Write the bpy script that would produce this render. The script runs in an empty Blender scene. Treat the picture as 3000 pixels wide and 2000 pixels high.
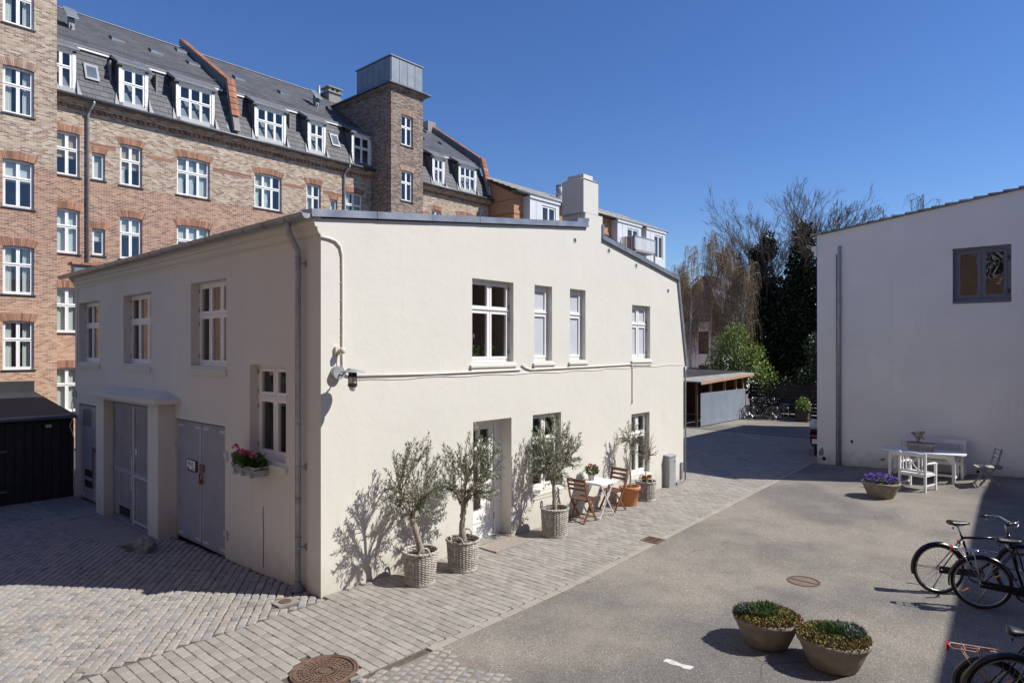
import bpy, math, random
from mathutils import Vector, Matrix, Quaternion

# ------------------------------------------------------------------ camera, sky, sun, exposure
SC = bpy.context.scene
COL = SC.collection
RAD = math.radians
cam_d = bpy.data.cameras.new('camera')
cam = bpy.data.objects.new('camera', cam_d)
COL.objects.link(cam)
cam.location = (-4.977, -7.954, 3.4)
cam.rotation_euler = (RAD(90), 0, RAD(-48.36))
cam_d.sensor_width = 36
cam_d.lens = 22.944
cam_d.shift_y = 0.0083
cam_d.clip_start = 0.05
cam_d.clip_end = 1500
SC.camera = cam

SUN_E = RAD(46.5)
SUN_XY = Vector((0.541, -0.841))          # horizontal direction towards the sun
world = bpy.data.worlds.new('World')
SC.world = world
world.use_nodes = True
wn = world.node_tree
for n in list(wn.nodes):
    wn.nodes.remove(n)
sky = wn.nodes.new('ShaderNodeTexSky')
sky.sky_type = 'NISHITA'
sky.sun_disc = False
sky.sun_elevation = SUN_E
sky.sun_rotation = math.atan2(SUN_XY.x, SUN_XY.y)
sky.altitude = 0
sky.air_density = 1.0
sky.dust_density = 0.0
sky.ozone_density = 6.0
bg = wn.nodes.new('ShaderNodeBackground')
bg.inputs['Strength'].default_value = 0.108
wo = wn.nodes.new('ShaderNodeOutputWorld')
hs = wn.nodes.new('ShaderNodeHueSaturation')
hs.inputs['Hue'].default_value = 0.511
hs.inputs['Saturation'].default_value = 1.14
wn.links.new(sky.outputs[0], hs.inputs['Color'])
wn.links.new(hs.outputs[0], bg.inputs[0])
wn.links.new(bg.outputs[0], wo.inputs[0])
sun_d = bpy.data.lights.new('sun', 'SUN')
sun_d.energy = 4.8
sun_d.angle = RAD(0.5)
sun_d.color = (1.0, 0.965, 0.90)
sun = bpy.data.objects.new('sun', sun_d)
COL.objects.link(sun)
sun.location = (30, -50, 60)
ldir = Vector((-SUN_XY.x * math.cos(SUN_E), -SUN_XY.y * math.cos(SUN_E), -math.sin(SUN_E)))
sun.rotation_euler = ldir.to_track_quat('-Z', 'Y').to_euler()
vs = SC.view_settings
vs.view_transform = 'Standard'
vs.look = 'None'
vs.exposure = 0.30
vs.gamma = 1.0
vs.use_curve_mapping = False

# ------------------------------------------------------------------ helpers
rng = random.Random(11)
def U(a, b): return rng.uniform(a, b)
def lerp(a, b, t): return a + (b - a) * t
def sstep(a, b, x):
    t = max(0.0, min(1.0, (x - a) / (b - a)))
    return t * t * (3 - 2 * t)
def G(x, y):
    """height of the ground"""
    left = -0.024 * max(0.0, min(y, 14.0)) * (1 - sstep(0.0, 3.0, x))
    right = 0.045 * max(0.0, min(-1.8 - y, 7.0)) * sstep(13.4, 15.6, x)
    return left + right

class MB:
    """collects geometry for one mesh object"""
    def __init__(s, T=None, world=False):
        s.v = []; s.f = []; s.r = []; s.mi = []; s.T = T; s.world = world; s.k = 0
    def add(s, verts, faces, r=None):
        o = len(s.v)
        if s.T: verts = [s.T(*p) for p in verts]
        s.v += [tuple(p) for p in verts]
        r = rng.random() if r is None else r
        for f in faces:
            s.f.append(tuple(i + o for i in f)); s.r.append(r); s.mi.append(s.k)
        return s
    def box(s, x0, x1, y0, y1, z0, z1, r=None):
        return s.add([(x0,y0,z0),(x1,y0,z0),(x1,y1,z0),(x0,y1,z0),(x0,y0,z1),(x1,y0,z1),(x1,y1,z1),(x0,y1,z1)],
                     [(3,2,1,0),(4,5,6,7),(0,1,5,4),(1,2,6,5),(2,3,7,6),(3,0,4,7)], r)
    def quad(s, a, b, c, d, r=None):
        return s.add([a, b, c, d], [(0,1,2,3)], r)
    def ext(s, poly, axis, a, b, r=None):
        """extrude a polygon; axis 'y': poly is (x,z); 'x': (y,z); 'z': (x,y)"""
        def P(p, t):
            return {'y': (p[0], t, p[1]), 'x': (t, p[0], p[1]), 'z': (p[0], p[1], t)}[axis]
        n = len(poly)
        V = [P(p, a) for p in poly] + [P(p, b) for p in poly]
        F = [tuple(range(n)), tuple(range(2*n-1, n-1, -1))]
        F += [(i, i+n, (i+1) % n + n, (i+1) % n) for i in range(n)]
        return s.add(V, F, r)
    def bar(s, a, b, w, h, up=(0,0,1), r=None):
        """rectangular bar from a to b, w across, h along up"""
        a = Vector(a); b = Vector(b); d = (b - a).normalized(); up = Vector(up)
        x = d.cross(up)
        if x.length < 1e-4: x = d.cross(Vector((0,1,0)))
        x.normalize(); y = x.cross(d).normalized()
        V = []
        for p in (a, b):
            for i, j in ((-1,-1),(1,-1),(1,1),(-1,1)):
                V.append(p + x*(i*w/2) + y*(j*h/2))
        return s.add(V, [(3,2,1,0),(4,5,6,7),(0,1,5,4),(1,2,6,5),(2,3,7,6),(3,0,4,7)], r)
    def tube(s, pts, rad, n=6, cap=True, closed=False, r=None):
        pts = [Vector(p) for p in pts]
        m = len(pts)
        R_ = rad if isinstance(rad, (list, tuple)) else [rad] * m
        def tan(i):
            if closed: return (pts[(i+1) % m] - pts[i-1]).normalized()
            return (pts[min(i+1, m-1)] - pts[max(i-1, 0)]).normalized()
        t = tan(0)
        x = t.cross(Vector((0,0,1)))
        if x.length < 1e-3: x = t.cross(Vector((0,1,0)))
        x.normalize()
        V = []
        for i in range(m):
            t2 = tan(i)
            ax = t.cross(t2)
            if ax.length > 1e-6:
                x = Quaternion(ax.normalized(), t.angle(t2)) @ x
            t = t2
            x = (x - t * x.dot(t)).normalized()
            y = t.cross(x)
            for j in range(n):
                a = 2*math.pi*j/n
                V.append(pts[i] + (x*math.cos(a) + y*math.sin(a)) * R_[i])
        F = []
        for i in range(m if closed else m-1):
            i2 = (i+1) % m
            for j in range(n):
                F.append((i*n+j, i*n+(j+1) % n, i2*n+(j+1) % n, i2*n+j))
        if cap and not closed:
            F.append(tuple(range(n-1, -1, -1))); F.append(tuple(range((m-1)*n, m*n)))
        return s.add(V, F, r)
    def lathe(s, prof, n=24, c=(0,0,0), r=None, cap0=True, cap1=True):
        V = []; F = []
        for (rr, z) in prof:
            for j in range(n):
                a = 2*math.pi*j/n
                V.append((c[0]+rr*math.cos(a), c[1]+rr*math.sin(a), c[2]+z))
        for i in range(len(prof)-1):
            for j in range(n):
                F.append((i*n+j, i*n+(j+1) % n, (i+1)*n+(j+1) % n, (i+1)*n+j))
        if cap0: F.append(tuple(range(n-1, -1, -1)))
        if cap1: F.append(tuple(range((len(prof)-1)*n, len(prof)*n)))
        return s.add(V, F, r)
    def leaf(s, p, d, L, W, nrm=None, r=None, bend=0.0):
        """a lance-shaped leaf: two quads folded along the midrib"""
        p = Vector(p); d = Vector(d).normalized()
        nn = Vector(nrm) if nrm is not None else Vector((U(-1,1), U(-1,1), U(-1,1)))
        x = d.cross(nn)
        if x.length < 1e-3: x = d.cross(Vector((1,0,0.3)))
        x.normalize(); y = x.cross(d)
        m1 = p + d*L*.45
        return s.add([p, m1 + x*W*.5 + y*W*.2, p + d*L - y*bend*L, m1 - x*W*.5 + y*W*.2], [(0,1,2,3)], r)
    def build(s, name, mat, parent=None, smooth=False, loc=None):
        off = Vector((0,0,0))
        if s.world and parent is not None:
            q = parent
            while q.parent: q = q.parent
            off = q.location.copy()
        me = bpy.data.meshes.new(name)
        me.from_pydata([tuple(Vector(p) - off) for p in s.v] if off.length else s.v, [], s.f)
        at = me.attributes.new('rnd', 'FLOAT', 'FACE')
        at.data.foreach_set('value', s.r)
        mats = mat if isinstance(mat, (list, tuple)) else [mat]
        for m in mats: me.materials.append(MAT[m])
        if len(mats) > 1: me.polygons.foreach_set('material_index', s.mi)
        if smooth: me.polygons.foreach_set('use_smooth', [True]*len(me.polygons))
        me.update()
        return obj(name, me, parent, loc)

def obj(name, me, parent=None, loc=None):
    o = bpy.data.objects.new(name, me); COL.objects.link(o)
    if parent is not None: o.parent = parent
    if loc is not None: o.location = loc
    return o
def tag(o, label, cat, group=None, kind=None):
    if label: o['label'] = label
    if cat: o['category'] = cat
    if group: o['group'] = group
    if kind: o['kind'] = kind
    return o
def thing(name, label, cat, loc=(0,0,0), rz=0.0, group=None):
    o = bpy.data.objects.new(name, None); COL.objects.link(o)
    o.empty_display_size = 0.2
    o.location = loc; o.rotation_euler = (0, 0, rz)
    return tag(o, label, cat, group)
def dup(root, loc, rz, label=None, scale=None):
    def cp(o, par):
        c = o.copy(); COL.objects.link(c); c.parent = par
        for ch in kids[o.name]: cp(ch, c)
        return c
    kids = {}
    def walk(o):
        kids[o.name] = list(o.children)
        for c in o.children: walk(c)
    walk(root)
    r = cp(root, None)
    r.location = loc; r.rotation_euler = (0, 0, rz)
    if scale: r.scale = (scale,)*3
    if label: r['label'] = label
    return r
def frame(O, Ux, N):
    """wall coordinates: u to the right seen from outside, n into the wall, z up"""
    O = Vector(O); Ux = Vector(Ux); N = Vector(N)
    f = lambda u, n, z: (O.x+Ux.x*u+N.x*n, O.y+Ux.y*u+N.y*n, O.z+z)
    f.U = Ux; f.N = N
    return f

# ------------------------------------------------------------------ materials
MAT = {}
class NT:
    def __init__(s, name):
        m = bpy.data.materials.new(name); m.use_nodes = True
        s.m = m; s.t = m.node_tree
        for n in list(s.t.nodes): s.t.nodes.remove(n)
        s.out = s.n('ShaderNodeOutputMaterial')
        MAT[name] = m
    def n(s, typ, **kw):
        nd = s.t.nodes.new(typ)
        for k, v in kw.items(): setattr(nd, k, v)
        return nd
    def l(s, a, b): s.t.links.new(a, b)
    def val(s, sock, v):
        if hasattr(v, 'links'): s.l(v, sock)
        elif v is not None: sock.default_value = v
    def math(s, op, a, b=0.0, c=None):
        nd = s.n('ShaderNodeMath', operation=op)
        s.val(nd.inputs[0], a); s.val(nd.inputs[1], b)
        if c is not None: s.val(nd.inputs[2], c)
        return nd.outputs[0]
    def pos(s): return s.n('ShaderNodeNewGeometry').outputs['Position']
    def noise(s, vec, scale, detail=4, rough=.55):
        nd = s.n('ShaderNodeTexNoise'); nd.inputs['Scale'].default_value = scale
        nd.inputs['Detail'].default_value = detail; nd.inputs['Roughness'].default_value = rough
        if vec is not None: s.l(vec, nd.inputs['Vector'])
        return nd.outputs['Fac']
    def ramp(s, fac, stops, mode='LINEAR'):
        nd = s.n('ShaderNodeValToRGB'); nd.color_ramp.interpolation = mode
        el = nd.color_ramp.elements
        el[0].position = stops[0][0]; el[0].color = (*stops[0][1], 1)
        el[1].position = stops[-1][0]; el[1].color = (*stops[-1][1], 1)
        for p, c in stops[1:-1]:
            e = el.new(p); e.color = (*c, 1)
        s.val(nd.inputs[0], fac)
        return nd.outputs[0]
    def rampf(s, fac, a, b):
        if a > b: return s.ramp(fac, [(b, (1,1,1)), (a, (0,0,0))])
        return s.ramp(fac, [(a, (0,0,0)), (b, (1,1,1))])
    def mix(s, fac, a, b, mode='MIX'):
        nd = s.n('ShaderNodeMix', data_type='RGBA', blend_type=mode)
        s.val(nd.inputs[0], fac)
        for i, v in ((6, a), (7, b)):
            if isinstance(v, tuple): nd.inputs[i].default_value = (*v[:3], 1)
            else: s.l(v, nd.inputs[i])
        return nd.outputs[2]
    def bump(s, h, strength=.5, dist=.01, prev=None):
        nd = s.n('ShaderNodeBump'); nd.inputs['Strength'].default_value = strength
        nd.inputs['Distance'].default_value = dist
        s.l(h, nd.inputs['Height'])
        if prev is not None: s.l(prev, nd.inputs['Normal'])
        return nd.outputs[0]
    def rnd(s):
        nd = s.n('ShaderNodeAttribute'); nd.attribute_name = 'rnd'
        return nd.outputs['Fac']
    def orand(s): return s.n('ShaderNodeObjectInfo').outputs['Random']
    def pr(s, col, rough=.7, normal=None, metal=0.0, spec=.5, **kw):
        b = s.n('ShaderNodeBsdfPrincipled')
        if isinstance(col, tuple): b.inputs['Base Color'].default_value = (*col[:3], 1)
        else: s.l(col, b.inputs['Base Color'])
        s.val(b.inputs['Roughness'], rough); s.val(b.inputs['Metallic'], metal)
        b.inputs['Specular IOR Level'].default_value = spec
        for k, v in kw.items(): s.val(b.inputs[k], v)
        if normal is not None: s.l(normal, b.inputs['Normal'])
        s.l(b.outputs[0], s.out.inputs['Surface'])
        return b

def simple(name, col, rough=.6, var=.12, scale=8.0, metal=0.0, bump=0.0, bscale=60.0, spec=.5, rnd=0.0, col2=None):
    """plain surface with soft variation, optional fine relief and a per-piece tint"""
    t = NT(name); p = t.pos()
    n = t.noise(p, scale)
    a = tuple(max(0, c*(1-var)) for c in col); b = tuple(min(1, c*(1+var)) for c in (col2 or col))
    c = t.ramp(n, [(.3, a), (.7, b)])
    if rnd:
        k = t.math('MULTIPLY_ADD', t.rnd(), rnd*2, 1-rnd)
        g = t.n('ShaderNodeCombineColor')
        for i in range(3): t.l(k, g.inputs[i])
        c = t.mix(1.0, c, g.outputs[0], 'MULTIPLY')
    nm = t.bump(t.noise(p, bscale, 3), bump, .01) if bump else None
    t.pr(c, t.math('MULTIPLY_ADD', n, .2, rough-.1), nm, metal, spec)
    return t

def plaster(name, col, dirt, dirt_h=.5, bump=.35, big=.05, stain=.5):
    t = NT(name); p = t.pos()
    n1 = t.noise(p, .9, 5); n2 = t.noise(p, 38, 4, .65); n3 = t.noise(p, 5, 5, .6)
    c = t.ramp(n1, [(.3, tuple(x*(1-big) for x in col)), (.7, col)])
    c = t.mix(t.math('MULTIPLY', t.rampf(n3, .55, .75), .10), c, tuple(x*.8 for x in col))
    sx = t.n('ShaderNodeSeparateXYZ'); t.l(p, sx.inputs[0])
    h = t.math('MULTIPLY_ADD', n3, .8, sx.outputs[2])
    m = t.math('MULTIPLY', t.rampf(h, dirt_h+.45, .30), stain)
    c = t.mix(m, c, dirt)
    # faint vertical water streaks
    mp = t.n('ShaderNodeMapping'); mp.inputs['Scale'].default_value = (6, 6, .35); t.l(p, mp.inputs[0])
    st = t.math('MULTIPLY', t.rampf(t.noise(mp.outputs[0], 1.0, 5, .6), .56, .80), t.math('MULTIPLY', t.rampf(n1, .42, .6), .20))
    c = t.mix(st, c, dirt)
    # pinholes in the render
    v = t.n('ShaderNodeTexVoronoi'); v.inputs['Scale'].default_value = 9; t.l(p, v.inputs['Vector'])
    pit = t.math('MULTIPLY', t.math('LESS_THAN', v.outputs['Distance'], .035), t.math('GREATER_THAN', n3, .52))
    c = t.mix(t.math('MULTIPLY', pit, .35), c, dirt)
    nm = t.bump(n2, bump, .006)
    nm = t.bump(t.noise(p, 2.2, 4, .6), .35, .03, nm)
    t.pr(c, .88, nm, spec=.2)

plaster('render_cream', (.652, .632, .568), (.38, .345, .28))
plaster('render_grey', (.86, .845, .795), (.34, .31, .26), .45, .4, .08, .9)
simple('render_white_far', (.82,.82,.83), .9, .03, 1)

def brick(name, tones, mortar, split=None):
    """running-bond masonry on walls parallel to x or y; split = (z, tones above)"""
    t = NT(name); p = t.pos()
    sx = t.n('ShaderNodeSeparateXYZ'); t.l(p, sx.inputs[0])
    cv = t.n('ShaderNodeCombineXYZ')
    t.l(t.math('ADD', sx.outputs[0], sx.outputs[1]), cv.inputs[0]); t.l(sx.outputs[2], cv.inputs[1])
    b = t.n('ShaderNodeTexBrick'); t.l(cv.outputs[0], b.inputs['Vector'])
    b.offset = .5; b.squash = 1.0
    for k, v in (('Scale', 1.0), ('Mortar Size', .0075), ('Mortar Smooth', .15), ('Bias', 0.0), ('Brick Width', .185), ('Row Height', .058)):
        b.inputs[k].default_value = v
    b.inputs['Color1'].default_value = (0,0,0,1); b.inputs['Color2'].default_value = (1,1,1,1); b.inputs['Mortar'].default_value = (.5,.5,.5,1)
    bw = t.n('ShaderNodeRGBToBW'); t.l(b.outputs['Color'], bw.inputs[0])
    n = t.noise(p, .55, 5); nf = t.noise(p, 22, 3)
    f = t.math('ADD', t.math('MULTIPLY_ADD', bw.outputs[0], .85, -.06), t.math('MULTIPLY_ADD', nf, .5, -.14))
    c = t.ramp(f, tones)
    if split:
        c2 = t.ramp(f, split[1])
        zz = t.math('GREATER_THAN', sx.outputs[2], split[0])
        c = t.mix(zz, c, c2)
        if len(split) > 2:
            low = t.n('ShaderNodeMapRange'); low.inputs['From Min'].default_value = split[2]+1.6; low.inputs['From Max'].default_value = split[2]-.6; t.l(sx.outputs[2], low.inputs['Value']); low = low.outputs['Result']
            c = t.mix(low, c, t.ramp(f, split[3]))
    c = t.mix(t.math('MULTIPLY_ADD', n, .5, -.1), c, t.mix(1.0, c, (.74, .70, .68), 'MULTIPLY'))
    c = t.mix(b.outputs['Fac'], c, mortar)
    h = t.math('SUBTRACT', 1.0, b.outputs['Fac'])
    nm = t.bump(t.math('ADD', h, t.math('MULTIPLY', nf, .4)), .6, .008)
    t.pr(c, .9, nm, spec=.15)
RED = [(.0, (.13,.062,.042)), (.2, (.25,.122,.075)), (.5, (.375,.192,.112)), (.8, (.45,.25,.15)), (1, (.51,.35,.235))]
PALE = [(.0, (.15,.09,.063)), (.2, (.275,.17,.115)), (.45, (.375,.275,.19)), (.72, (.455,.36,.265)), (.9, (.55,.47,.37)), (1, (.67,.60,.50))]
ORNG = [(.0, (.26,.12,.065)), (.25, (.42,.215,.115)), (.55, (.52,.295,.165)), (1, (.59,.385,.245))]
DARKB = [(.0, (.075,.05,.043)), (.3, (.165,.11,.088)), (.6, (.26,.185,.145)), (1, (.40,.33,.275))]
brick('brick_tenement', RED, (.47,.435,.395), (9.86, PALE, 5.0, ORNG))
brick('brick_tower', DARKB, (.29,.26,.235))
brick('brick_court', RED, (.42,.37,.32))
brick('brick_orange', [(0, (.40,.19,.105)), (.5, (.48,.25,.14)), (1, (.53,.29,.17))], (.45,.28,.18))
simple('arch_red', (.315,.165,.108), .9, .15, 3, rnd=.35, bump=.2)
simple('arch_pale', (.36,.24,.185), .9, .2, 3, rnd=.35, bump=.2)
simple('mortar', (.45,.41,.36), .95)

simple('white_paint', (.80,.79,.77), .35, .05, 3)
simple('frame_paint', (.80,.785,.765), .4, .05, 3)
simple('peeling_paint', (.74,.73,.71), .6, .25, 14)
simple('frame_bluegrey', (.135,.14,.175), .5, .12, 6)
simple('black_sill', (.035,.035,.04), .5, .2)
simple('zinc', (.28,.30,.335), .45, .2, 2.5, .6)
simple('zinc_light', (.19,.21,.24), .5, .15, 2, .3)
simple('zinc_dark', (.125,.135,.155), .45, .25, 2.0, .5)
simple('galv', (.33,.35,.365), .45, .2, 6, .35)
simple('slate', (.070,.071,.079), .6, .2, 1.2, 0, .15, 30, rnd=.22)
simple('red_tile', (.32,.13,.07), .8, .2, 4, rnd=.25)
simple('roof_felt', (.11,.11,.115), .9, .2, 2, bump=.3)
simple('lead', (.16,.165,.18), .55, .2, 4, .3)
simple('steel_door', (.30,.295,.325), .55, .08, 2.5, bump=.05, bscale=15)
simple('steel_trim', (.50,.495,.52), .5, .12, 6)
simple('plank_grey', (.30,.295,.315), .6, .12, 3, rnd=.07)
simple('dark_slot', (.02,.018,.016), .9)
simple('rust', (.19,.10,.06), .85, .35, 20)
simple('black_shed', (.012,.012,.014), .55, .3, 4, rnd=.35)
simple('shed_felt', (.028,.028,.03), .75, .3, 1.5, bump=.3)
simple('concrete', (.26,.245,.225), .9, .15, 6, bump=.4, bscale=40)
simple('dark_room', (.22,.21,.195), .9, .2, 1.0)
simple('curtain', (.78,.77,.75), .9, .08, 20)
simple('blind_tan', (.62,.47,.32), .9, .1, 10)
simple('frosted', (.50,.53,.57), .35, .04, 2)
simple('black_metal', (.018,.018,.02), .38, .2, 10)
simple('black_paint', (.012,.012,.015), .22, .1, 4)
simple('chrome', (.62,.62,.62), .18, .1, 8, 1.0)
simple('rubber', (.022,.021,.020), .8, .2, 30)
simple('leather', (.028,.027,.027), .38, .15, 30)
simple('red_plastic', (.42,.02,.025), .3, .1)
simple('orange_plastic', (.80,.25,.03), .35, .1)
simple('rack_pink', (.50,.28,.20), .5, .2, 15)
simple('aluminium', (.5,.5,.5), .35, .15, 8, .9)
simple('wicker', (.40,.365,.33), .8, .28, 16, rnd=.22)
simple('soil', (.075,.05,.035), .95, .4, 40, bump=.8, bscale=90)
simple('bark_olive', (.29,.255,.215), .9, .28, 30, bump=.6, bscale=60)
simple('twig_olive', (.22,.185,.14), .85, .2, 30)
simple('olive_leaf', (.185,.205,.125), .5, .2, 9, rnd=.5, col2=(.27,.285,.20))
simple('terracotta', (.52,.215,.085), .75, .12, 5)
simple('clay_grey', (.36,.335,.30), .9, .15, 14)
simple('teak', (.17,.062,.034), .55, .22, 20)
simple('teak_dark', (.12,.062,.045), .6, .22, 20)
simple('white_wood', (.76,.76,.755), .5, .07, 6)
simple('white_metal', (.80,.80,.80), .35, .05)
simple('slat_weathered', (.50,.46,.40), .7, .25, 14, rnd=.25)
simple('bowl_concrete', (.25,.215,.175), .92, .22, 9, bump=.5, bscale=70)
simple('sedum_red', (.165,.058,.04), .7, .3, 12, rnd=.4)
simple('sedum_yellow', (.20,.20,.045), .65, .2, 12, rnd=.4)
simple('sedum_green', (.075,.135,.035), .65, .2, 12, rnd=.4)
simple('sedum_blue', (.12,.155,.125), .65, .2, 12, rnd=.4)
simple('leaf_green', (.065,.135,.028), .5, .2, 12, rnd=.4)
simple('leaf_dark', (.040,.062,.022), .42, .2, 6, rnd=.5)
simple('leaf_spring', (.21,.29,.055), .5, .2, 6, rnd=.45)
simple('leaf_ivy', (.028,.042,.016), .28, .2, 6, rnd=.55)
simple('petal_pink', (.72,.16,.30), .6, .15, 20, rnd=.2)
simple('petal_pale', (.80,.50,.55), .6, .1, 20, rnd=.2)
simple('petal_red', (.52,.02,.03), .55, .15, 20, rnd=.2)
simple('petal_purple', (.19,.10,.45), .6, .15, 20, rnd=.3)
simple('dry_plant', (.34,.22,.13), .8, .2, 12, rnd=.3)
simple('birch_bark', (.66,.63,.585), .8, .3, 5)
simple('birch_twig', (.33,.23,.125), .85, .2, 5, rnd=.35)
simple('bare_bark', (.115,.09,.072), .9, .2, 8, rnd=.2)
simple('rusty_iron', (.165,.105,.075), .75, .3, 14, .3, bump=.4, bscale=50)
simple('road_paint', (.55,.54,.52), .8, .2, 12)
simple('boulder', (.22,.21,.195), .9, .3, 12, bump=.6, bscale=30)
simple('corrugated', (.38,.43,.50), .45, .08, 2, .2)
simple('shed_wood', (.085,.05,.033), .8, .3, 6, rnd=.3)
simple('shed_wood_pale', (.42,.25,.15), .8, .25, 8)
simple('eternit', (.30,.29,.27), .9, .25, 2.2, bump=.4)
simple('fence_wood', (.036,.028,.024), .85, .25, 5, rnd=.3)
simple('bay_grey', (.60,.61,.63), .5, .04, 1)
simple('balcony_rail', (.64,.65,.66), .45, .05, 2)
simple('roof_tile_grey', (.30,.285,.265), .85, .2, 2, rnd=.2)
simple('gran_grey', (.30,.305,.31), .55, .05)
simple('helmet_grey', (.55,.56,.57), .35, .05)
simple('lamp_glass', (.66,.63,.56), .2, .05)
simple('beige_plastic', (.62,.575,.47), .5, .05)
simple('cable_cream', (.76,.72,.66), .6, .05)
simple('doormat', (.30,.25,.21), .95, .25, 25, bump=.6)

t = NT('glass')
fr = t.n('ShaderNodeFresnel'); fr.inputs[0].default_value = 2.0
tr = t.n('ShaderNodeBsdfTransparent'); tr.inputs[0].default_value = (.86,.89,.88,1)
gl = t.n('ShaderNodeBsdfGlossy'); gl.inputs['Roughness'].default_value = .005
wv = t.noise(t.pos(), 2.2, 2)
t.l(t.bump(wv, .12, .05), gl.inputs['Normal'])
mx = t.n('ShaderNodeMixShader'); t.l(t.math('MULTIPLY', fr.outputs[0], t.math('SUBTRACT', 1.0, t.n('ShaderNodeNewGeometry').outputs['Backfacing'])), mx.inputs[0]); t.l(tr.outputs[0], mx.inputs[1]); t.l(gl.outputs[0], mx.inputs[2])
t.l(mx.outputs[0], t.out.inputs['Surface'])

# asphalt: fine aggregate, worn lighter patches, hair cracks
t = NT('asphalt'); p = t.pos()
ag = t.n('ShaderNodeTexVoronoi'); ag.inputs['Scale'].default_value = 150; t.l(p, ag.inputs['Vector'])
agb = t.n('ShaderNodeSeparateColor'); t.l(ag.outputs['Color'], agb.inputs[0])
big = t.noise(p, .33, 6, .55); mid = t.noise(p, 2.2, 6, .65)
c = t.ramp(agb.outputs[0], [(0, (.100,.094,.086)), (.55, (.160,.150,.136)), (.92, (.215,.202,.184)), (1, (.45,.43,.40))])
c = t.mix(t.rampf(big, .43, .58), c, t.mix(1.0, c, (1.55,1.48,1.36), 'MULTIPLY'))
c = t.mix(t.math('MULTIPLY', t.rampf(mid, .45, .75), .55), c, t.mix(1.0, c, (.68,.68,.69), 'MULTIPLY'))
c = t.mix(t.math('MULTIPLY', t.rampf(t.noise(p, .75, 5, .6), .53, .70), .55), c, (.285,.255,.21))
# a few faint hair cracks and darker seams, broken up by noise
nz = t.n('ShaderNodeTexNoise'); nz.inputs['Scale'].default_value = 1.6; nz.inputs['Detail'].default_value = 6; t.l(p, nz.inputs['Vector'])
wp = t.mix(.35, p, nz.outputs['Color'], 'ADD')
cr = t.n('ShaderNodeTexVoronoi', feature='DISTANCE_TO_EDGE'); cr.inputs['Scale'].default_value = .24; t.l(wp, cr.inputs['Vector'])
ck = t.math('MULTIPLY', t.math('LESS_THAN', cr.outputs['Distance'], .0028), t.rampf(t.noise(p, .5, 3), .54, .60))
c = t.mix(t.math('MULTIPLY', ck, .45), c, (.05,.046,.042))
nm = t.bump(ag.outputs['Distance'], .35, .006)
t.pr(c, .88, nm, spec=.25)

# paving stones: per-stone tone + sparkle
def stone(name, stops, speck=.35, bump=.35, obj_random=True):
    t = NT(name); p = t.pos()
    r = t.orand() if obj_random else t.rnd()
    c = t.ramp(r, stops)
    sp = t.noise(p, 160, 2, .7); bl = t.noise(p, .9, 5)
    c = t.mix(t.math('MULTIPLY', t.rampf(sp, .5, .75), speck), c, tuple(min(.8, x*1.8) for x in stops[-1][1]))
    c = t.mix(t.math('MULTIPLY', t.rampf(sp, .45, .3), .4), c, tuple(x*.5 for x in stops[0][1]))
    c = t.mix(t.math('MULTIPLY', t.rampf(bl, .5, .72), .45), c, t.mix(1.0, c, (.70,.68,.64), 'MULTIPLY'))
    t.pr(c, .85, t.bump(t.noise(p, 70, 3), bump, .006), spec=.25)
PV = [(0, (.25,.23,.202)), (.5, (.29,.266,.236)), (1, (.34,.314,.282))]
stone('paver', PV); stone('paver_joined', PV, obj_random=False)
EG = [(0, (.30,.27,.235)), (1, (.35,.315,.275))]
stone('edging', EG); 
ST = [(0, (.21,.20,.19)), (.15, (.285,.265,.242)), (.35, (.345,.32,.288)), (.55, (.295,.285,.275)), (.7, (.375,.335,.29)), (.85, (.325,.288,.256)), (1, (.25,.26,.27))]
stone('sett', ST, .3, .8); stone('sett_joined', ST, .3, .8, False)
simple('joint_sand', (.105,.09,.07), .95, .35, 12, bump=.5)
simple('earth', (.15,.13,.11), .95, .2, 1)
simple('joint_dust', (.21,.185,.15), .95, .3, 9, bump=.5)
simple('roof_glass', (.10,.125,.16), .15, .1, 3)

# ------------------------------------------------------------------ projection helper used only to sort pieces by how large they show
_A = (0.6645, 0.7473); 
def view(x, y, z=0.0):
    dx, dy = x - cam.location.x, y - cam.location.y
    r = dx*_A[0] - dy*_A[1]; f = dx*_A[1] + dy*_A[0]
    return (r / f if f > .1 else 99.0, f)

# ------------------------------------------------------------------ the ground
def sheet(name, mat, x0, x1, y0, y1, step, dz, clip=None):
    m = MB()
    nx = max(1, round((x1-x0)/step)); ny = max(1, round((y1-y0)/step))
    V = []; F = []
    for j in range(ny+1):
        for i in range(nx+1):
            x = lerp(x0, x1, i/nx); y = lerp(y0, y1, j/ny)
            if clip: x, y = clip(x, y)
            V.append((x, y, G(x, y) + dz))
    for j in range(ny):
        for i in range(nx):
            a = j*(nx+1)+i; F.append((a, a+1, a+nx+2, a+nx+1))
    m.add(V, F, .5)
    o = m.build(name, mat, smooth=True)
    o['kind'] = 'structure'
    return o
sheet('ground', 'earth', -280, 340, -290, 320, 10, -.14)

def kerb_y(x): return -2.38 + .054*max(0.0, x-2.6)
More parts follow.
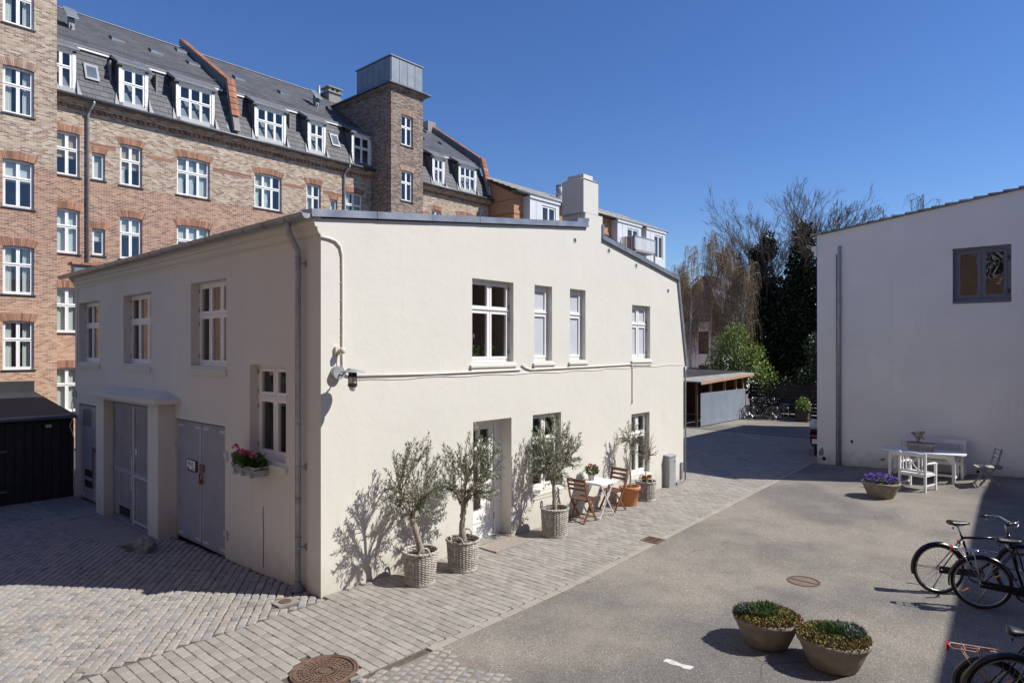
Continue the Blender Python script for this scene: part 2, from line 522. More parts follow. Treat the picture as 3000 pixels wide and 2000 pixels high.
# asphalt yard: its edge follows the line of edging stones
def asph_clip(x, y):
    return (x, min(y, kerb_y(x) - .004) if y > -2.9 else y)
o = sheet('asphalt_yard', 'asphalt', -14, 40, -14, -1.55, .4, 0.0, lambda x, y: (x, -14 + (y+14)/12.45*(kerb_y(x)-.004+14)))
pav = sheet('paved_path', 'joint_sand', -4.2, 21.6, -2.4, .0, .3, -.020, lambda x, y: (x, max(y, kerb_y(x))))
o = sheet('paved_lane', 'joint_sand', 10.72, 21.6, 0.0, 5.4, .5, -.020); lane = o
yard = sheet('cobbled_yard', 'joint_sand', -12, 0.0, -.15, 14, .5, -.022)
patch = sheet('cobble_patch', 'joint_dust', -1.6, .02, -3.9, -2.385, .3, .002)
sheet('back_lane', 'asphalt', 21.6, 34, -1.3, 20, .5, -.006); sheet('back_yard', 'asphalt', 10.72, 21.6, 5.4, 20, .5, -.006)

def stone_mesh(name, L, W, H, ch, irr, mat, seed):
    r = random.Random(seed)
    def ring(sx, sy, z, k):
        return [(a*(L/2-sx)+r.uniform(-k,k), b*(W/2-sx)+r.uniform(-k,k), z+r.uniform(-k,k)*.4) for a, b in ((-1,-1),(1,-1),(1,1),(-1,1))]
    v = ring(0, 0, -H, 0) + ring(0, 0, -ch, irr) + ring(ch, 0, 0, irr) + [(r.uniform(-irr,irr), r.uniform(-irr,irr), irr*.7)]
    f = [(0,1,5,4),(1,2,6,5),(2,3,7,6),(3,0,4,7),(4,5,9,8),(5,6,10,9),(6,7,11,10),(7,4,8,11),(8,9,12),(9,10,12),(10,11,12),(11,8,12)]
    me = bpy.data.meshes.new(name); me.from_pydata(v, [], f)
    me.attributes.new('rnd', 'FLOAT', 'FACE')
    me.materials.append(MAT[mat]); me.update()
    return me, v, f
def lay(parent, name, spots, variants, joined_mat, joined_name, limit=300):
    """spots: (x, y, rz, sx, sy); the largest in view become objects, the rest one joined part"""
    def size(s):
        u, f = view(s[0], s[1])
        vis = abs(u) < .80 and f > 6.3
        return (0 if vis else 1, f)
    spots.sort(key=size)
    m = MB()
    for i, (x, y, rz, sx, sy) in enumerate(spots):
        me, v, f = variants[rng.randrange(len(variants))]
        z = G(x, y) + U(-.003, .003); tx = U(-.012, .012); ty = U(-.012, .012)
        if i < limit:
            o = obj(name, me, parent, (x, y, z)); o.rotation_euler = (tx, ty, rz); o.scale = (sx, sy, 1)
        else:
            c, s_ = math.cos(rz), math.sin(rz)
            m.add([(x + c*p[0]*sx - s_*p[1]*sy, y + s_*p[0]*sx + c*p[1]*sy, z + p[2] + tx*p[1] - ty*p[0]) for p in v], f)
    if m.v:
        o = m.build(joined_name, joined_mat, parent); o['kind'] = 'stuff'

# concrete block paving in front of the white house: rows run away from the wall
PVAR = [stone_mesh('paver', .172, .114, .03, .006, .0014, 'paver', i) for i in range(5)]
sp = []
RW = .1195; BL = .1775
i = 0; x = -4.1
while x < 21.4:
    ylo = kerb_y(x) + .125; yhi = 5.3 if x > 10.8 else -.012 if x > -.03 else -.16
    if x < .05: ylo = max(ylo, -2.24)
    y = yhi - (0 if i % 2 else BL/2)
    first = yhi
    while first > ylo + .03:
        nxt = max(ylo, y - 0.0)
        if first - nxt < .03: y -= BL; continue
        ln = first - nxt
        sp.append((x + U(-.002, .002), (first+nxt)/2, math.pi/2 + U(-.012, .012), (ln-.0055)/.172, 1.0))
        first = nxt; y -= BL
    x += RW; i += 1
sp = [s for s in sp if math.hypot(s[0]+1.12, s[1]+1.86) > .37 and abs(view(s[0], s[1])[0]) < .9]
lay(pav, 'paver', sp, PVAR, 'paver_joined', 'farther_pavers')
EVAR = [stone_mesh('edging_stone', .395, .112, .05, .005, .001, 'edging', 40+i) for i in range(3)]
x = -.05
while x < 21.2:
    y = kerb_y(x+.2) + .062
    o = obj('edging_stone', EVAR[rng.randrange(3)][0], pav, (x+.2, y, G(x, y)+U(-.001,.002)))
    o.rotation_euler = (0, 0, math.atan(.054 if x > 2.6 else 0)+U(-.004,.004))
    x += .4
# granite setts
SVAR = [stone_mesh('granite_sett', .091, .104, .03, .014, .006, 'sett', 70+i) for i in range(8)]
def setts(region, rot, pw=.112, pl=.099):
    out = []
    c, s_ = math.cos(rot), math.sin(rot)
    for i in range(-150, 150):
        off = U(0, pl)
        wob = U(-.004, .004)
        for j in range(-150, 150):
            a = j*pl + off + U(-.008, .008); b = i*pw + wob
            x = c*a - s_*b; y = s_*a + c*b
            if region(x, y): out.append((x, y, rot + U(-.05, .05), U(.9, 1.06), U(.9, 1.04)))
    return out
def reg1(x, y):
    if not (-9 < x < -.03 and -.10 < y < 12): return False
    u, f = view(x, y)
    if abs(u) > .84 or f < 6: return False
    if math.hypot(x+.41, y-.22) < .20: return False
    if -.7 > x > -2.3 and 4.5 < y < 8.6 and x > -.9: return False
    return True
lay(yard, 'granite_sett', setts(reg1, math.atan2(.81, .59)), SVAR, 'sett_joined', 'farther_setts')
def reg2(x, y):
    return -1.4 < x < .0 + .10*math.sin(y*7) and -3.9 < y < -2.36 + .12*math.sin(x*5) and y < -2.30 and abs(view(x, y)[0]) < .84
for s in setts(reg2, .35, .108, .100):
    x, y, rz, sx, sy = s
    o = obj('granite_sett', SVAR[rng.randrange(8)][0], patch, (x, y, G(x, y)+.004)); o.rotation_euler = (U(-.02,.02), U(-.02,.02), rz); o.scale = (sx*1.0, sy*.98, 1)
# worn concrete apron in front of the porch
m = MB()
for (pts) in [[(-.30,4.9),(-.30,8.3),(-.95,8.1),(-1.15,6.6),(-.95,5.2)], [(-.30,8.35),(-.02,8.9),(-.02,11.1),(-.8,11.1),(-.9,8.25)]]:
    m.add([(x, y, G(x, y)+.012) for x, y in pts] + [(x, y, G(x, y)-.05) for x, y in pts],
          [tuple(range(len(pts)))] + [(i, (i+1) % len(pts), (i+1) % len(pts)+len(pts), i+len(pts)) for i in range(len(pts))])
m.build('concrete_slab', 'concrete', yard)

# ------------------------------------------------------------------ wall and window builders
def panel(m, T, u0, u1, z0, top, holes, d, breaks=()):
    """outer face of a wall with rectangular openings and their reveals"""
    f = top if callable(top) else (lambda u: top)
    us = sorted({u0, u1, *breaks, *[h[0] for h in holes], *[h[1] for h in holes]})
    us = [u for u in us if u0 <= u <= u1]
    for a, b in zip(us, us[1:]):
        mid = (a+b)/2; e = 1e-6
        hs = sorted([h for h in holes if h[0] <= mid <= h[1]], key=lambda h: h[2])
        lo = z0
        for h in hs:
            if h[2] > lo: m.quad(T(a,0,lo), T(b,0,lo), T(b,0,h[2]), T(a,0,h[2]), .5)
            lo = h[3]
        m.quad(T(a,0,lo), T(b,0,lo), T(b,0,f(b-e)), T(a,0,f(a+e)), .5)
    for h in holes:
        a, b, c, e = h[:4]; dd = h[4] if len(h) > 4 else d
        m.quad(T(a,0,c), T(a,dd,c), T(b,dd,c), T(b,0,c), .5)
        m.quad(T(a,0,e), T(b,0,e), T(b,dd,e), T(a,dd,e), .5)
        m.quad(T(a,0,c), T(a,0,e), T(a,dd,e), T(a,dd,c), .5)
        m.quad(T(b,0,c), T(b,dd,c), T(b,dd,e), T(b,0,e), .5)
PANES = {}
def pane(parent, root, T, ua, ub, za, zb, n, mat):
    w, h = round(ub-ua, 3), round(zb-za, 3)
    ax = 'x' if abs(T.U.x) > .5 else 'y'
    key = (w, h, ax, mat)
    if key not in PANES:
        b = MB(); hx, hy = (w/2, .003) if ax == 'x' else (.003, w/2)
        b.box(-hx, hx, -hy, hy, -h/2, h/2)
        o = b.build('pane', mat); PANES[key] = o.data
        bpy.data.objects.remove(o)
    p = Vector(T((ua+ub)/2, n, (za+zb)/2)) - root.location
    return obj('pane', PANES[key], parent, p)
def window(root, T, u0, u1, z0, z1, d, cols=2, tr=.62, fm='white_paint', gm='glass', sill=None, arch=None,
           hinges=0, fr=.045, sw=.04, name='window', curt=None, sillw=.06, silld=.05):
    m = MB(T, True)
    D = d + .08
    m.box(u0, u0+fr, d, D, z0, z1); m.box(u1-fr, u1, d, D, z0, z1)
    m.box(u0+fr, u1-fr, d, D, z1-fr, z1); m.box(u0+fr, u1-fr, d, D, z0, z0+fr)
    iu0, iu1, iz0, iz1 = u0+fr, u1-fr, z0+fr, z1-fr
    mw = .03
    cw = (iu1-iu0-mw*(cols-1))/cols
    rows = [(iz0, iz1)]
    if tr:
        zt = lerp(iz0, iz1, tr)
        rows = [(iz0, zt-.02), (zt+.02, iz1)]
        m.box(iu0, iu1, d-.012, D, zt-.02, zt+.02)
        m.box(iu0, iu1, d-.03, d+.01, zt+.004, zt+.016)
    cells = []
    for c in range(cols):
        a = iu0 + c*(cw+mw)
        if c: m.box(a-mw, a, d-.004, D, iz0, iz1)
        for (za, zb) in rows:
            g = .003
            a1, b1, c1, d1 = a+g, a+cw-g, za+g, zb-g
            m.box(a1, a1+sw, d-.010, d+.045, c1, d1); m.box(b1-sw, b1, d-.010, d+.045, c1, d1)
            m.box(a1+sw, b1-sw, d-.010, d+.045, c1, c1+sw*1.15); m.box(a1+sw, b1-sw, d-.010, d+.045, d1-sw, d1)
            cells.append((a1+sw, b1-sw, c1+sw*1.15, d1-sw))
    w = m.build(name, fm, root)
    for c in cells: pane(w, root, T, c[0]-.004, c[1]+.004, c[2]-.004, c[3]+.004, d+.022, gm)
    if hinges:
        for (za, zb) in rows:
            for q in (.15, .85):
                zz = lerp(za, zb, q)
                for uu in (u0+.012, u1-.012): MB(T, True).box(uu-.008, uu+.008, d-.02, d-.001, zz-.035, zz+.035).build('hinge', 'galv', w)
    if sill:
        s = MB(T, True)
        if sill == 'plaster':
            a, b = u0-sillw, u1+sillw
            z = z0
            V = [(a,d,z-.015),(b,d,z-.015),(b,-silld,z-.055),(a,-silld,z-.055),(a,d,z-.10),(b,d,z-.10),(b,-silld,z-.095),(a,-silld,z-.095)]
            s.add(V, [(0,3,2,1),(4,5,6,7),(3,7,6,2),(0,4,7,3),(1,2,6,5)])
            a, b = a+.025, b-.025
            s.box(a, b, -silld*.55, 0, z-.16, z-.096)
            s.build('sill', SILLM[0], w)
        else:
            s.box(u0-sillw, u1+sillw, -silld, d, z0-.05, z0-.004)
            s.build('sill', sill, w)
    if arch:
        s = MB(T, True)
        n = max(5, round((u1-u0+.16)/.060)); rise = .055*(u1-u0)
        for k in range(n):
            t0, t1 = k/n, (k+1)/n
            ua, ub = lerp(u0-.04, u1+.04, t0)+.005, lerp(u0-.04, u1+.04, t1)-.005
            la = z1 - rise*(2*t0-1)**2; lb = z1 - rise*(2*t1-1)**2
            sp_ = .10
            xa = lerp(u0-.04-sp_, u1+.04+sp_, t0)+.005; xb = lerp(u0-.04-sp_, u1+.04+sp_, t1)-.005
            y0 = -.008 - U(0, .004)
            hh = .27
            V = [(ua,y0,la),(ub,y0,lb),(xb,y0,lb+hh),(xa,y0,la+hh),(ua,d-.005,la),(ub,d-.005,lb),(xb,d-.005,lb+hh),(xa,d-.005,la+hh)]
            s.add(V, [(0,1,2,3),(0,4,5,1),(1,5,6,2),(3,2,6,7),(0,3,7,4)])
        s.build('brick_arch', arch, w)
    if curt:
        for (ca, cb, kind) in curt:
            s = MB(T, True)
            a, b = lerp(iu0, iu1, ca), lerp(iu0, iu1, cb)
            if kind in ('blind', 'tan'):
                s.box(a, b, D+.03, D+.04, lerp(iz0, iz1, .42 if kind == 'tan' else .55), iz1)
                s.build('blind', 'blind_tan' if kind == 'tan' else 'curtain', w)
            else:
                nn = 12
                V = []; F = []
                for q in range(nn+1):
                    uu = lerp(a, b, q/nn); off = .025*math.sin(q*2.4)
                    k = .55 if kind == 'tied' else 1.0
                    V += [(uu, D+.06+off, iz1), (lerp(a if ca < .5 else b, uu, k), D+.06+off, lerp(iz0, iz1, .35)), (lerp(a if ca < .5 else b, uu, k*1.1 if k < 1 else 1), D+.06+off, iz0)]
                for q in range(nn):
                    i_ = q*3
                    F += [(i_, i_+3, i_+4, i_+1), (i_+1, i_+4, i_+5, i_+2)]
                s.add(V, F); s.build('curtain', 'curtain', w, smooth=True)
    return w
SILLM = ['render_cream']

# ------------------------------------------------------------------ the white house
house = thing('white_house', 'two-storey cream rendered courtyard house with zinc roof edges and a stack on its gable', 'house', (0,0,0))
TA = frame((0,0,0), (1,0,0), (0,1,0))
TL = frame((0,0,0), (0,-1,0), (1,0,0))      # u = -y
def gable_top(x):
    if x < 6.30: return 5.215 + .1185*x
    if x < 6.93: return 6.29
    return 5.845 - .1785*(x-6.9)
HA = [(2.94,4.01,3.19,4.636), (4.616,5.159,3.195,4.645), (5.746,6.294,3.2,4.652), (8.151,8.975,3.2,4.447),
      (2.965,3.955,-.04,2.163,.30), (4.565,5.448,.70,2.161), (8.121,8.945,.485,1.917)]
m = MB(world=True)
panel(m, TA, 0, 10.34, -.3, gable_top, HA, .115, (6.2999, 6.3001, 6.9299, 6.9301))
m.quad((10.34,0,-.3), (10.68,0,-.3), (10.68,0,2.95), (10.34,0,2.95)); m.add([(10.34,0,2.95),(10.68,0,2.95),(10.79,0,2.95),(10.34,0,5.205)], [(0,1,2,3)])
HL = [(-10.88,-9.312,3.11,4.556,.16), (-7.753,-6.186,3.11,4.568,.16), (-4.273,-2.864,3.12,4.60,.16), (-2.044,-.93,1.72,3.172,.15),
      (-4.975,-2.9,-.5,2.118,.06), (-10.9,-9.45,-.6,2.082,.06)]
panel(m, TL, -11.2, 0, -.6, 5.16, HL, .16)
# back and end walls
m.quad((10.68,0,-.3), (10.68,11.2,-.3), (10.68,11.2,2.95), (10.68,0,2.95))
m.quad((10.68,11.2,-.3), (0,11.2,-.6), (0,11.2,5.16), (10.68,11.2,2.95))
m.add([(0,11.2,5.16),(6.6,11.2,5.95),(10.3,11.2,5.2),(10.68,11.2,2.95)], [(0,3,2,1)])
m.build('wall', 'render_cream', house)
# stepped cornice under the left eave, with its returns on the gable
m = MB(world=True)
prof = [(0,4.985),(-.035,5.02),(-.05,5.045),(-.055,5.09),(-.09,5.10),(-.098,5.145),(-.135,5.155),(-.145,5.235),(0.0,5.235)]
m.ext(prof, 'y', 0.0, 11.2)
m.build('cornice', 'render_cream', house)
m = MB(world=True)
m.tube([(-.012,0.05,4.985),(-.012,3,4.965),(-.012,6,4.955),(-.012,9,4.955),(-.014,10.9,4.94),(-.014,10.97,4.8),(-.014,10.97,3.0)], .011, 5)
m.build('eave_cable', 'cable_cream', house, True)
# roof: long shallow side to the left, steep mansard at the far right
m = MB(world=True)
def rz_(x): return 5.27 + .1185*x
m.quad((-.2,.06,rz_(-.2)-.01), (6.62,.06,rz_(6.62)), (6.62,11.25,rz_(6.62)), (-.2,11.25,rz_(-.2)-.01))
m.quad((6.62,.06,rz_(6.62)), (10.36,.06,5.26), (10.36,11.25,5.26), (6.62,11.25,rz_(6.62)))
m.quad((10.36,.06,5.26), (10.83,.06,2.98), (10.83,11.25,2.98), (10.36,11.25,5.26))
m.quad((-.2,11.25,rz_(-.2)-.03), (6.62,11.25,5.95), (6.62,.06,5.95), (-.2,.06,rz_(-.2)-.03))
m.build('roof', 'roof_felt', house)
# zinc flashing along the gable, one piece per length of sheet
def coping(x0, z0, x1, z1, n, hgt=.095):
    for k in range(n):
        a, b = k/n, (k+1)/n
        xa, xb = lerp(x0, x1, a)+.004, lerp(x0, x1, b)-.004
        za, zb = lerp(z0, z1, a), lerp(z0, z1, b)
        s = MB(world=True)
        y0, y1 = -.045 - (.003 if k % 2 else 0), .22
        s.add([(xa,y0,za),(xb,y0,zb),(xb,y0,zb+hgt),(xa,y0,za+hgt),(xa,y1,za),(xb,y1,zb),(xb,y1,zb+hgt+.02),(xa,y1,za+hgt+.02)],
              [(0,1,2,3),(3,2,6,7),(1,5,6,2),(0,3,7,4),(4,7,6,5),(0,4,5,1)])
        s.add([(xa,y0-.012,za-.012),(xb,y0-.012,zb-.012),(xb,y0-.012,zb+.008),(xa,y0-.012,za+.008),(xa,y0+.01,za-.012),(xb,y0+.01,zb-.012),(xb,y0+.01,zb+.008),(xa,y0+.01,za+.008)],
              [(0,1,2,3),(3,2,6,7),(1,5,6,2),(0,3,7,4),(0,4,5,1)])
        s.build('flashing', 'zinc', house)
coping(-.17, 5.222, 6.345, 5.992, 6)
coping(6.90, 5.80, 10.40, 5.185, 4)
s = MB(world=True)
s.ext([(10.33,5.20),(10.40,5.20),(10.87,2.95),(10.80,2.95)], 'y', -.045, .15); s.build('flashing', 'zinc', house)
s = MB(world=True)
s.box(6.90, 6.96, -.03, .6, 5.86, 6.12); s.build('flashing', 'zinc', house)
s = MB(world=True)
s.add([(6.02,.0,6.13),(6.36,-.05,6.17),(6.36,.66,6.17),(6.02,.70,6.10),(6.02,0,6.05),(6.36,-.05,6.10),(6.36,.66,6.10),(6.02,.7,6.03)], [(0,1,2,3),(0,4,5,1),(1,5,6,2),(3,2,6,7),(0,3,7,4),(4,7,6,5)])
s.build('flashing', 'zinc', house)
# the stack on the gable
st = MB(world=True)
st.box(6.30, 6.93, .004, .62, 5.6, 6.29)
st.box(6.216, 6.76, -.004, .56, 6.29, 6.985)
st.add([(6.20,-.02,6.985),(6.775,-.02,6.985),(6.775,.575,6.985),(6.20,.575,6.985),(6.26,.04,7.02),(6.715,.04,7.02),(6.715,.515,7.02),(6.26,.515,7.02)], [(0,1,5,4),(1,2,6,5),(2,3,7,6),(3,0,4,7),(4,5,6,7)])
st.box(6.265, 6.60, .03, .45, 7.02, 7.10)
st.add([(6.255,.004,5.98),(6.30,.004,5.98),(6.30,.004,6.29),(6.29,.004,6.29),(6.255,.6,5.98),(6.30,.6,5.98),(6.30,.6,6.29),(6.29,.6,6.29)], [(0,1,2,3),(4,7,6,5),(0,3,7,4)])
st.build('chimney_stack', 'render_cream', house)
# far-end fire parapet with tile capping
s = MB(world=True); s.box(-.1, 1.6, 10.9, 11.15, 5.1, 5.52); s.build('parapet', 'zinc_light', house)
s = MB(world=True)
for k in range(9): s.box(-.16+k*.2, .03+k*.2, 10.84, 11.21, 5.522, 5.575)
s.build('parapet_tiles', 'red_tile', house)
# round ventilation openings
for x, z in ((5.916,5.655),(7.178,5.583),(8.331,5.366),(9.862,4.884)):
    s = MB(world=True)
    T2 = frame((x,0,z), (1,0,0), (0,1,0))
    n = 20
    V = [T2(.062*math.cos(2*math.pi*k/n), -.006, .062*math.sin(2*math.pi*k/n)) for k in range(n)] + [T2(.046*math.cos(2*math.pi*k/n), -.006, .046*math.sin(2*math.pi*k/n)) for k in range(n)] + [T2(.046*math.cos(2*math.pi*k/n), -.002, .046*math.sin(2*math.pi*k/n)) for k in range(n)]
    s.add(V, [(k, (k+1) % n, n+(k+1) % n, n+k) for k in range(n)], .9); s.k = 1
    s.add(V, [tuple(range(2*n, 3*n))], .1)
    for q in range(-3, 4):
        w = math.sqrt(max(0, .045**2-(q*.012)**2)); s.add([T2(-w,-.005,q*.012), T2(w,-.005,q*.012), T2(w,-.003,q*.012+.006), T2(-w,-.003,q*.012+.006)], [(0,1,2,3)])
    s.build('vent', ['render_cream', 'zinc_dark'], house)
# gutter with bands, and downpipes
s = MB(world=True)
gy0, gy1 = -.02, 11.55
n = 9; V = []; F = []
sec = [(math.cos(math.pi + math.pi*k/n)*.068, math.sin(math.pi + math.pi*k/n)*.072) for k in range(n+1)]
for yy in (gy0, gy1):
    for rr in (1.0, .93): V += [(-.235+a*rr, yy, 5.248+b*rr) for a, b in sec]
N = n+1
for k in range(n):
    F += [(k, k+1, 2*N+k+1, 2*N+k), (N+k+1, N+k, 3*N+k, 3*N+k+1)]
F += [(0, 2*N, 3*N, N), (n, N+n, 3*N+n, 2*N+n)]
s.add(V, F); s.add([(-.235+a, gy0-.004, 5.248+b) for a, b in sec], [tuple(range(n, -1, -1))]); s.add([(-.235+a, gy1, 5.248+b) for a, b in sec], [tuple(range(N))])
s.tube([(-.303, gy0, 5.25), (-.303, gy1, 5.25)], .009, 6)
gut = s.build('gutter', 'galv', house)
k = .45
while k < 11.5:
    s = MB(world=True)
    V = [(-.235+a*1.07, yy, 5.248+b*1.07) for yy in (k-.011, k+.011) for a, b in sec]
    s.add(V, [(q, q+1, N+q+1, N+q) for q in range(n)])
    s.build('gutter_bracket', 'zinc_dark', gut); k += .62
s = MB(world=True)
dx, dy = -.095, .43
s.tube([(-.235,.45,5.20),(-.235,.45,5.09),(-.215,.447,5.02),(-.125,.437,4.86),(dx-.004,dy,4.80),(dx,dy,4.72),(dx,dy,.10)], .042, 12)
for z in (4.70, 2.35, 1.30, .75): s.tube([(dx,dy,z-.012),(dx,dy,z+.012)], .047, 12)
dp = s.build('downpipe', 'galv', house, True)
for z in (4.62, 1.75, .62):
    s = MB(world=True); s.box(dx+.02, .0, dy-.05, dy-.035, z-.012, z+.012); s.tube([(dx,dy,z-.01),(dx,dy,z+.01)], .049, 10); s.box(-.02,-.004,dy-.075,dy-.055,z-.05,z+.05); s.build('pipe_bracket', 'galv', dp)
s = MB(world=True); s.lathe([(.085,-.02),(.09,.02),(.075,.05),(.047,.10),(.045,.15)], 16, (dx,dy,.0)); s.build('pipe_shoe', 'lead', dp, True)
s = MB(world=True); s.tube([(10.74,-.03,2.98),(10.735,-.03,2.8),(10.735,-.03,.03)], .022, 8); s.build('downpipe', 'galv', house, True)
s = MB(world=True); s.tube([(10.86,-.02,2.93),(10.86,6,2.93)], .05, 10); s.build('gutter', 'galv', house, True)

# windows of the sunny front
w1 = window(house, TA, 2.94, 4.01, 3.19, 4.636, .115, 2, .645, sill='plaster', hinges=1)
window(house, TA, 4.616, 5.159, 3.195, 4.645, .115, 1, .645, gm='frosted', sill='plaster', fr=.055)
window(house, TA, 5.746, 6.294, 3.2, 4.652, .115, 1, .645, gm='frosted', sill='plaster', fr=.055)
window(house, TA, 8.151, 8.975, 3.2, 4.447, .115, 2, .645, gm='frosted', sill='plaster', hinges=1)
window(house, TA, 4.565, 5.448, .70, 2.161, .115, 2, .66, sill='plaster', hinges=1, silld=.02)
window(house, TA, 8.121, 8.945, .485, 1.917, .115, 2, .66, sill='plaster', hinges=1, silld=.03)
# windows of the shaded front
for a, b, c, d in [h[:4] for h in HL[:3]]:
    window(house, TL, a, b, c, d, .16, 3, .62, fm='frame_paint', sill='plaster', hinges=1, fr=.05)
window(house, TL, -2.044, -.93, 1.72, 3.172, .15, 2, .66, fm='frame_paint', sill='plaster', hinges=1, fr=.055, sw=.05)
# dark rooms behind the glass: a floor between the storeys and inner partitions
s = MB(world=True)
s.box(.32, 10.4, .42, 10.9, 2.86, 2.98)
s.box(1.9, 1.98, .42, 10.9, -.2, 5.2); s.box(.32, 10.2, 1.9, 1.98, -.2, 5.2); s.box(4.25, 4.31, .42, 1.9, -.2, 5.4); s.box(7.2,7.26,.42,1.9,-.2,5.4)
for yy in (2.4, 5.2, 8.6): s.box(.32, 1.9, yy, yy+.06, -.2, 5.0)
s.build('inner_walls', 'dark_room', house)

# entrance door in its deep opening
s = MB(TA, True); d = .30
for a, b in ((2.965,3.03),(3.80,3.955)): s.box(a, b, d-.03, d+.07, 0, 2.163)
s.box(3.03, 3.80, d-.03, d+.07, 2.10, 2.163); s.box(2.965, 3.955, d-.04, d+.07, -.03, .03)
df = s.build('door_frame', 'white_paint', house)
s = MB(TA, True)
a, b, z0, z1 = 3.038, 3.785, .035, 2.095
s.box(a, a+.12, d, d+.05, z0, z1); s.box(b-.12, b, d, d+.05, z0, z1); s.box(a+.12, b-.12, d, d+.05, z1-.13, z1); s.box(a+.12, b-.12, d, d+.05, z0, z0+.24)
s.box(a+.12, b-.12, d, d+.05, .93, 1.06); s.box(a+.12, b-.12, d, d+.05, 1.60, 1.66)
s.box((a+b)/2-.025, (a+b)/2+.025, d, d+.05, 1.06, z1-.13)
s.box(a+.12, b-.12, d+.015, d+.04, z0+.24, .93)
for k in range(4):
    c0, c1, e0, e1 = a+.14, b-.14, z0+.26, .91
    t_ = .018
    [s.box(c0, c0+t_, d-.006, d+.02, e0, e1), s.box(c1-t_, c1, d-.006, d+.02, e0, e1), s.box(c0+t_, c1-t_, d-.006, d+.02, e0, e0+t_), s.box(c0+t_, c1-t_, d-.006, d+.02, e1-t_, e1)] if k == 0 else None
s.box(a+.03, b-.03, d-.012, d, z0+.12, z0+.135)
dr = s.build('entrance_door', 'white_paint', house)
for ua, ub in ((a+.12,(a+b)/2-.025), ((a+b)/2+.025,b-.12)):
    for za, zb in ((1.06,1.60),(1.66,z1-.13)): pane(dr, house, TA, ua, ub, za, zb, d+.025, 'glass')
s = MB(TA, True); s.box(a+.16, a+.40, d-.012, d-.004, .55, .88); s.build('notice', 'black_metal', dr)
s = MB(TA, True); s.box(a+.045, a+.085, d-.008, d, .98, 1.2); s.tube([(a+.065,d-.05,1.1),(a+.19,d-.05,1.1)], .01, 8); s.tube([(a+.065,d,1.1),(a+.065,d-.05,1.1)], .01, 8); s.build('door_handle', 'chrome', dr)
for zz in (.35, 1.8): MB(TA, True).box(b, b+.02, d-.02, d, zz-.05, zz+.05).build('hinge', 'galv', dr)
s = MB(world=True); s.box(2.97, 3.95, -.02, .27, -.03, .025); s.build('door_step', 'concrete', house)

# steel double doors (garage) on the shaded front
def strip(mb, u0, u1, z0, z1, n): mb.box(u0, u1, n-.014, n, z0, z1)
def steel_doors(u0, um, u1, z0, z1, hl=True):
    n = .05
    for k, (a, b) in enumerate(((u0, um), (um, u1))):
        s = MB(TL, True)
        s.box(a+.008, b-.006, n, n+.05, z0, z1-.02)
        leaf = s.build('door_leaf', 'steel_door', house)
        t_ = MB(TL, True)
        w, L_ = .035, .52
        for (x0, sx) in ((a+.045, 1), (b-.045, -1)):
            for zz, sz in ((z0+.06, 1), (z1-.08, -1)):
                x1 = x0 + sx*w; t_.box(min(x0,x1), max(x0,x1), n-.012, n, min(zz, zz+sz*L_), max(zz, zz+sz*L_))
                x2 = x0 + sx*.24; t_.box(min(x1,x2), max(x1,x2), n-.012, n, min(zz, zz+sz*.05), max(zz, zz+sz*.05))
                for q in range(3): t_.box(min(x1,x2)+.03+q*.06, min(x1,x2)+.045+q*.06, n-.018, n-.012, zz+sz*.018-.008, zz+sz*.018+.008)
        x0, x1 = a+.045, b-.045
        t_.box(x0+.004, x0+.012, n-.008, n, z0+.3, z1-.3); t_.box(x1-.012, x1-.004, n-.008, n, z0+.3, z1-.3)
        t_.build('trim', 'steel_trim', leaf)
        if hl:
            for zz in (z0+.42, z1-.46):
                h = MB(TL, True); e = a if k == 0 else b; sg = -1 if k == 0 else 1
                h.box(min(e-sg*.04, e+sg*.10), max(e-sg*.04, e+sg*.10), -.012, n-.012, zz-.045, zz+.045)
                h.tube([(e+sg*.10,-.02,zz-.10),(e+sg*.10,-.02,zz+.06)], .026, 8)
                h.build('hinge', 'steel_trim', leaf)
        if k == 0: first = leaf
    return first
lf = steel_doors(-4.965, -3.90, -2.91, -.085, 2.11)
s = MB(TL, True); s.box(-4.50, -4.09, .030, .036, 1.19, 1.40); sg = s.build('sign', 'black_metal', lf)
s = MB(TL, True); s.box(-4.485, -4.155, .024, .0295, 1.215, 1.385); s.build('sign_plate', 'white_paint', sg)
# worn, no longer readable rust-red marks on the plate
s = MB(TL, True)
for cu, cz, ru, rv in ((-4.40,1.335,.028,.026), (-4.27,1.325,.034,.030), (-4.43,1.245,.026,.018)):
    s.tube([(cu+ru*math.sin(k/12*6.283), .0235, cz+rv*math.cos(k/12*6.283)) for k in range(12)], .007, 5, closed=True)
for a_, b_, c_, d_ in ((-4.35,1.34,-4.345,1.30), (-4.33,1.225,-4.20,1.24), (-4.24,1.29,-4.19,1.245), (-4.47,1.222,-4.38,1.228)):
    s.bar((a_,.0235,b_), (c_,.0235,d_), .018, .003, (0,1,0))
s.build('worn_marks', 'rust', sg)
s = MB(TL, True); s.box(-3.955, -3.80, .02, .05, 1.24, 1.36); s.tube([(-3.87+.05*math.sin(k/10*6.283), .005, 1.15+.075*math.cos(k/10*6.283)) for k in range(10)], .013, 6, closed=True)
s.box(-3.91, -3.85, -.015, .03, 1.02, 1.10); s.build('padlock', 'rust', lf)
lf = steel_doors(-10.88, -9.75, -9.46, -.24, 2.07)
for z in (.32, .06): MB(TL, True).box(-10.6, -10.0, .044, .05, z, z+.17).build('grille', 'dark_slot', lf)
MB(TL, True).box(-10.75, -10.1, .046, .05, 1.55, 1.95).build('dark_panel', 'lead', lf)
s = MB(TL, True); s.box(-9.80, -9.70, .0, .05, .98, 1.05); s.tube([(-9.78,-.01,1.1),(-9.78,-.01,.1)], .012, 6); s.build('bolt', 'rust', lf)

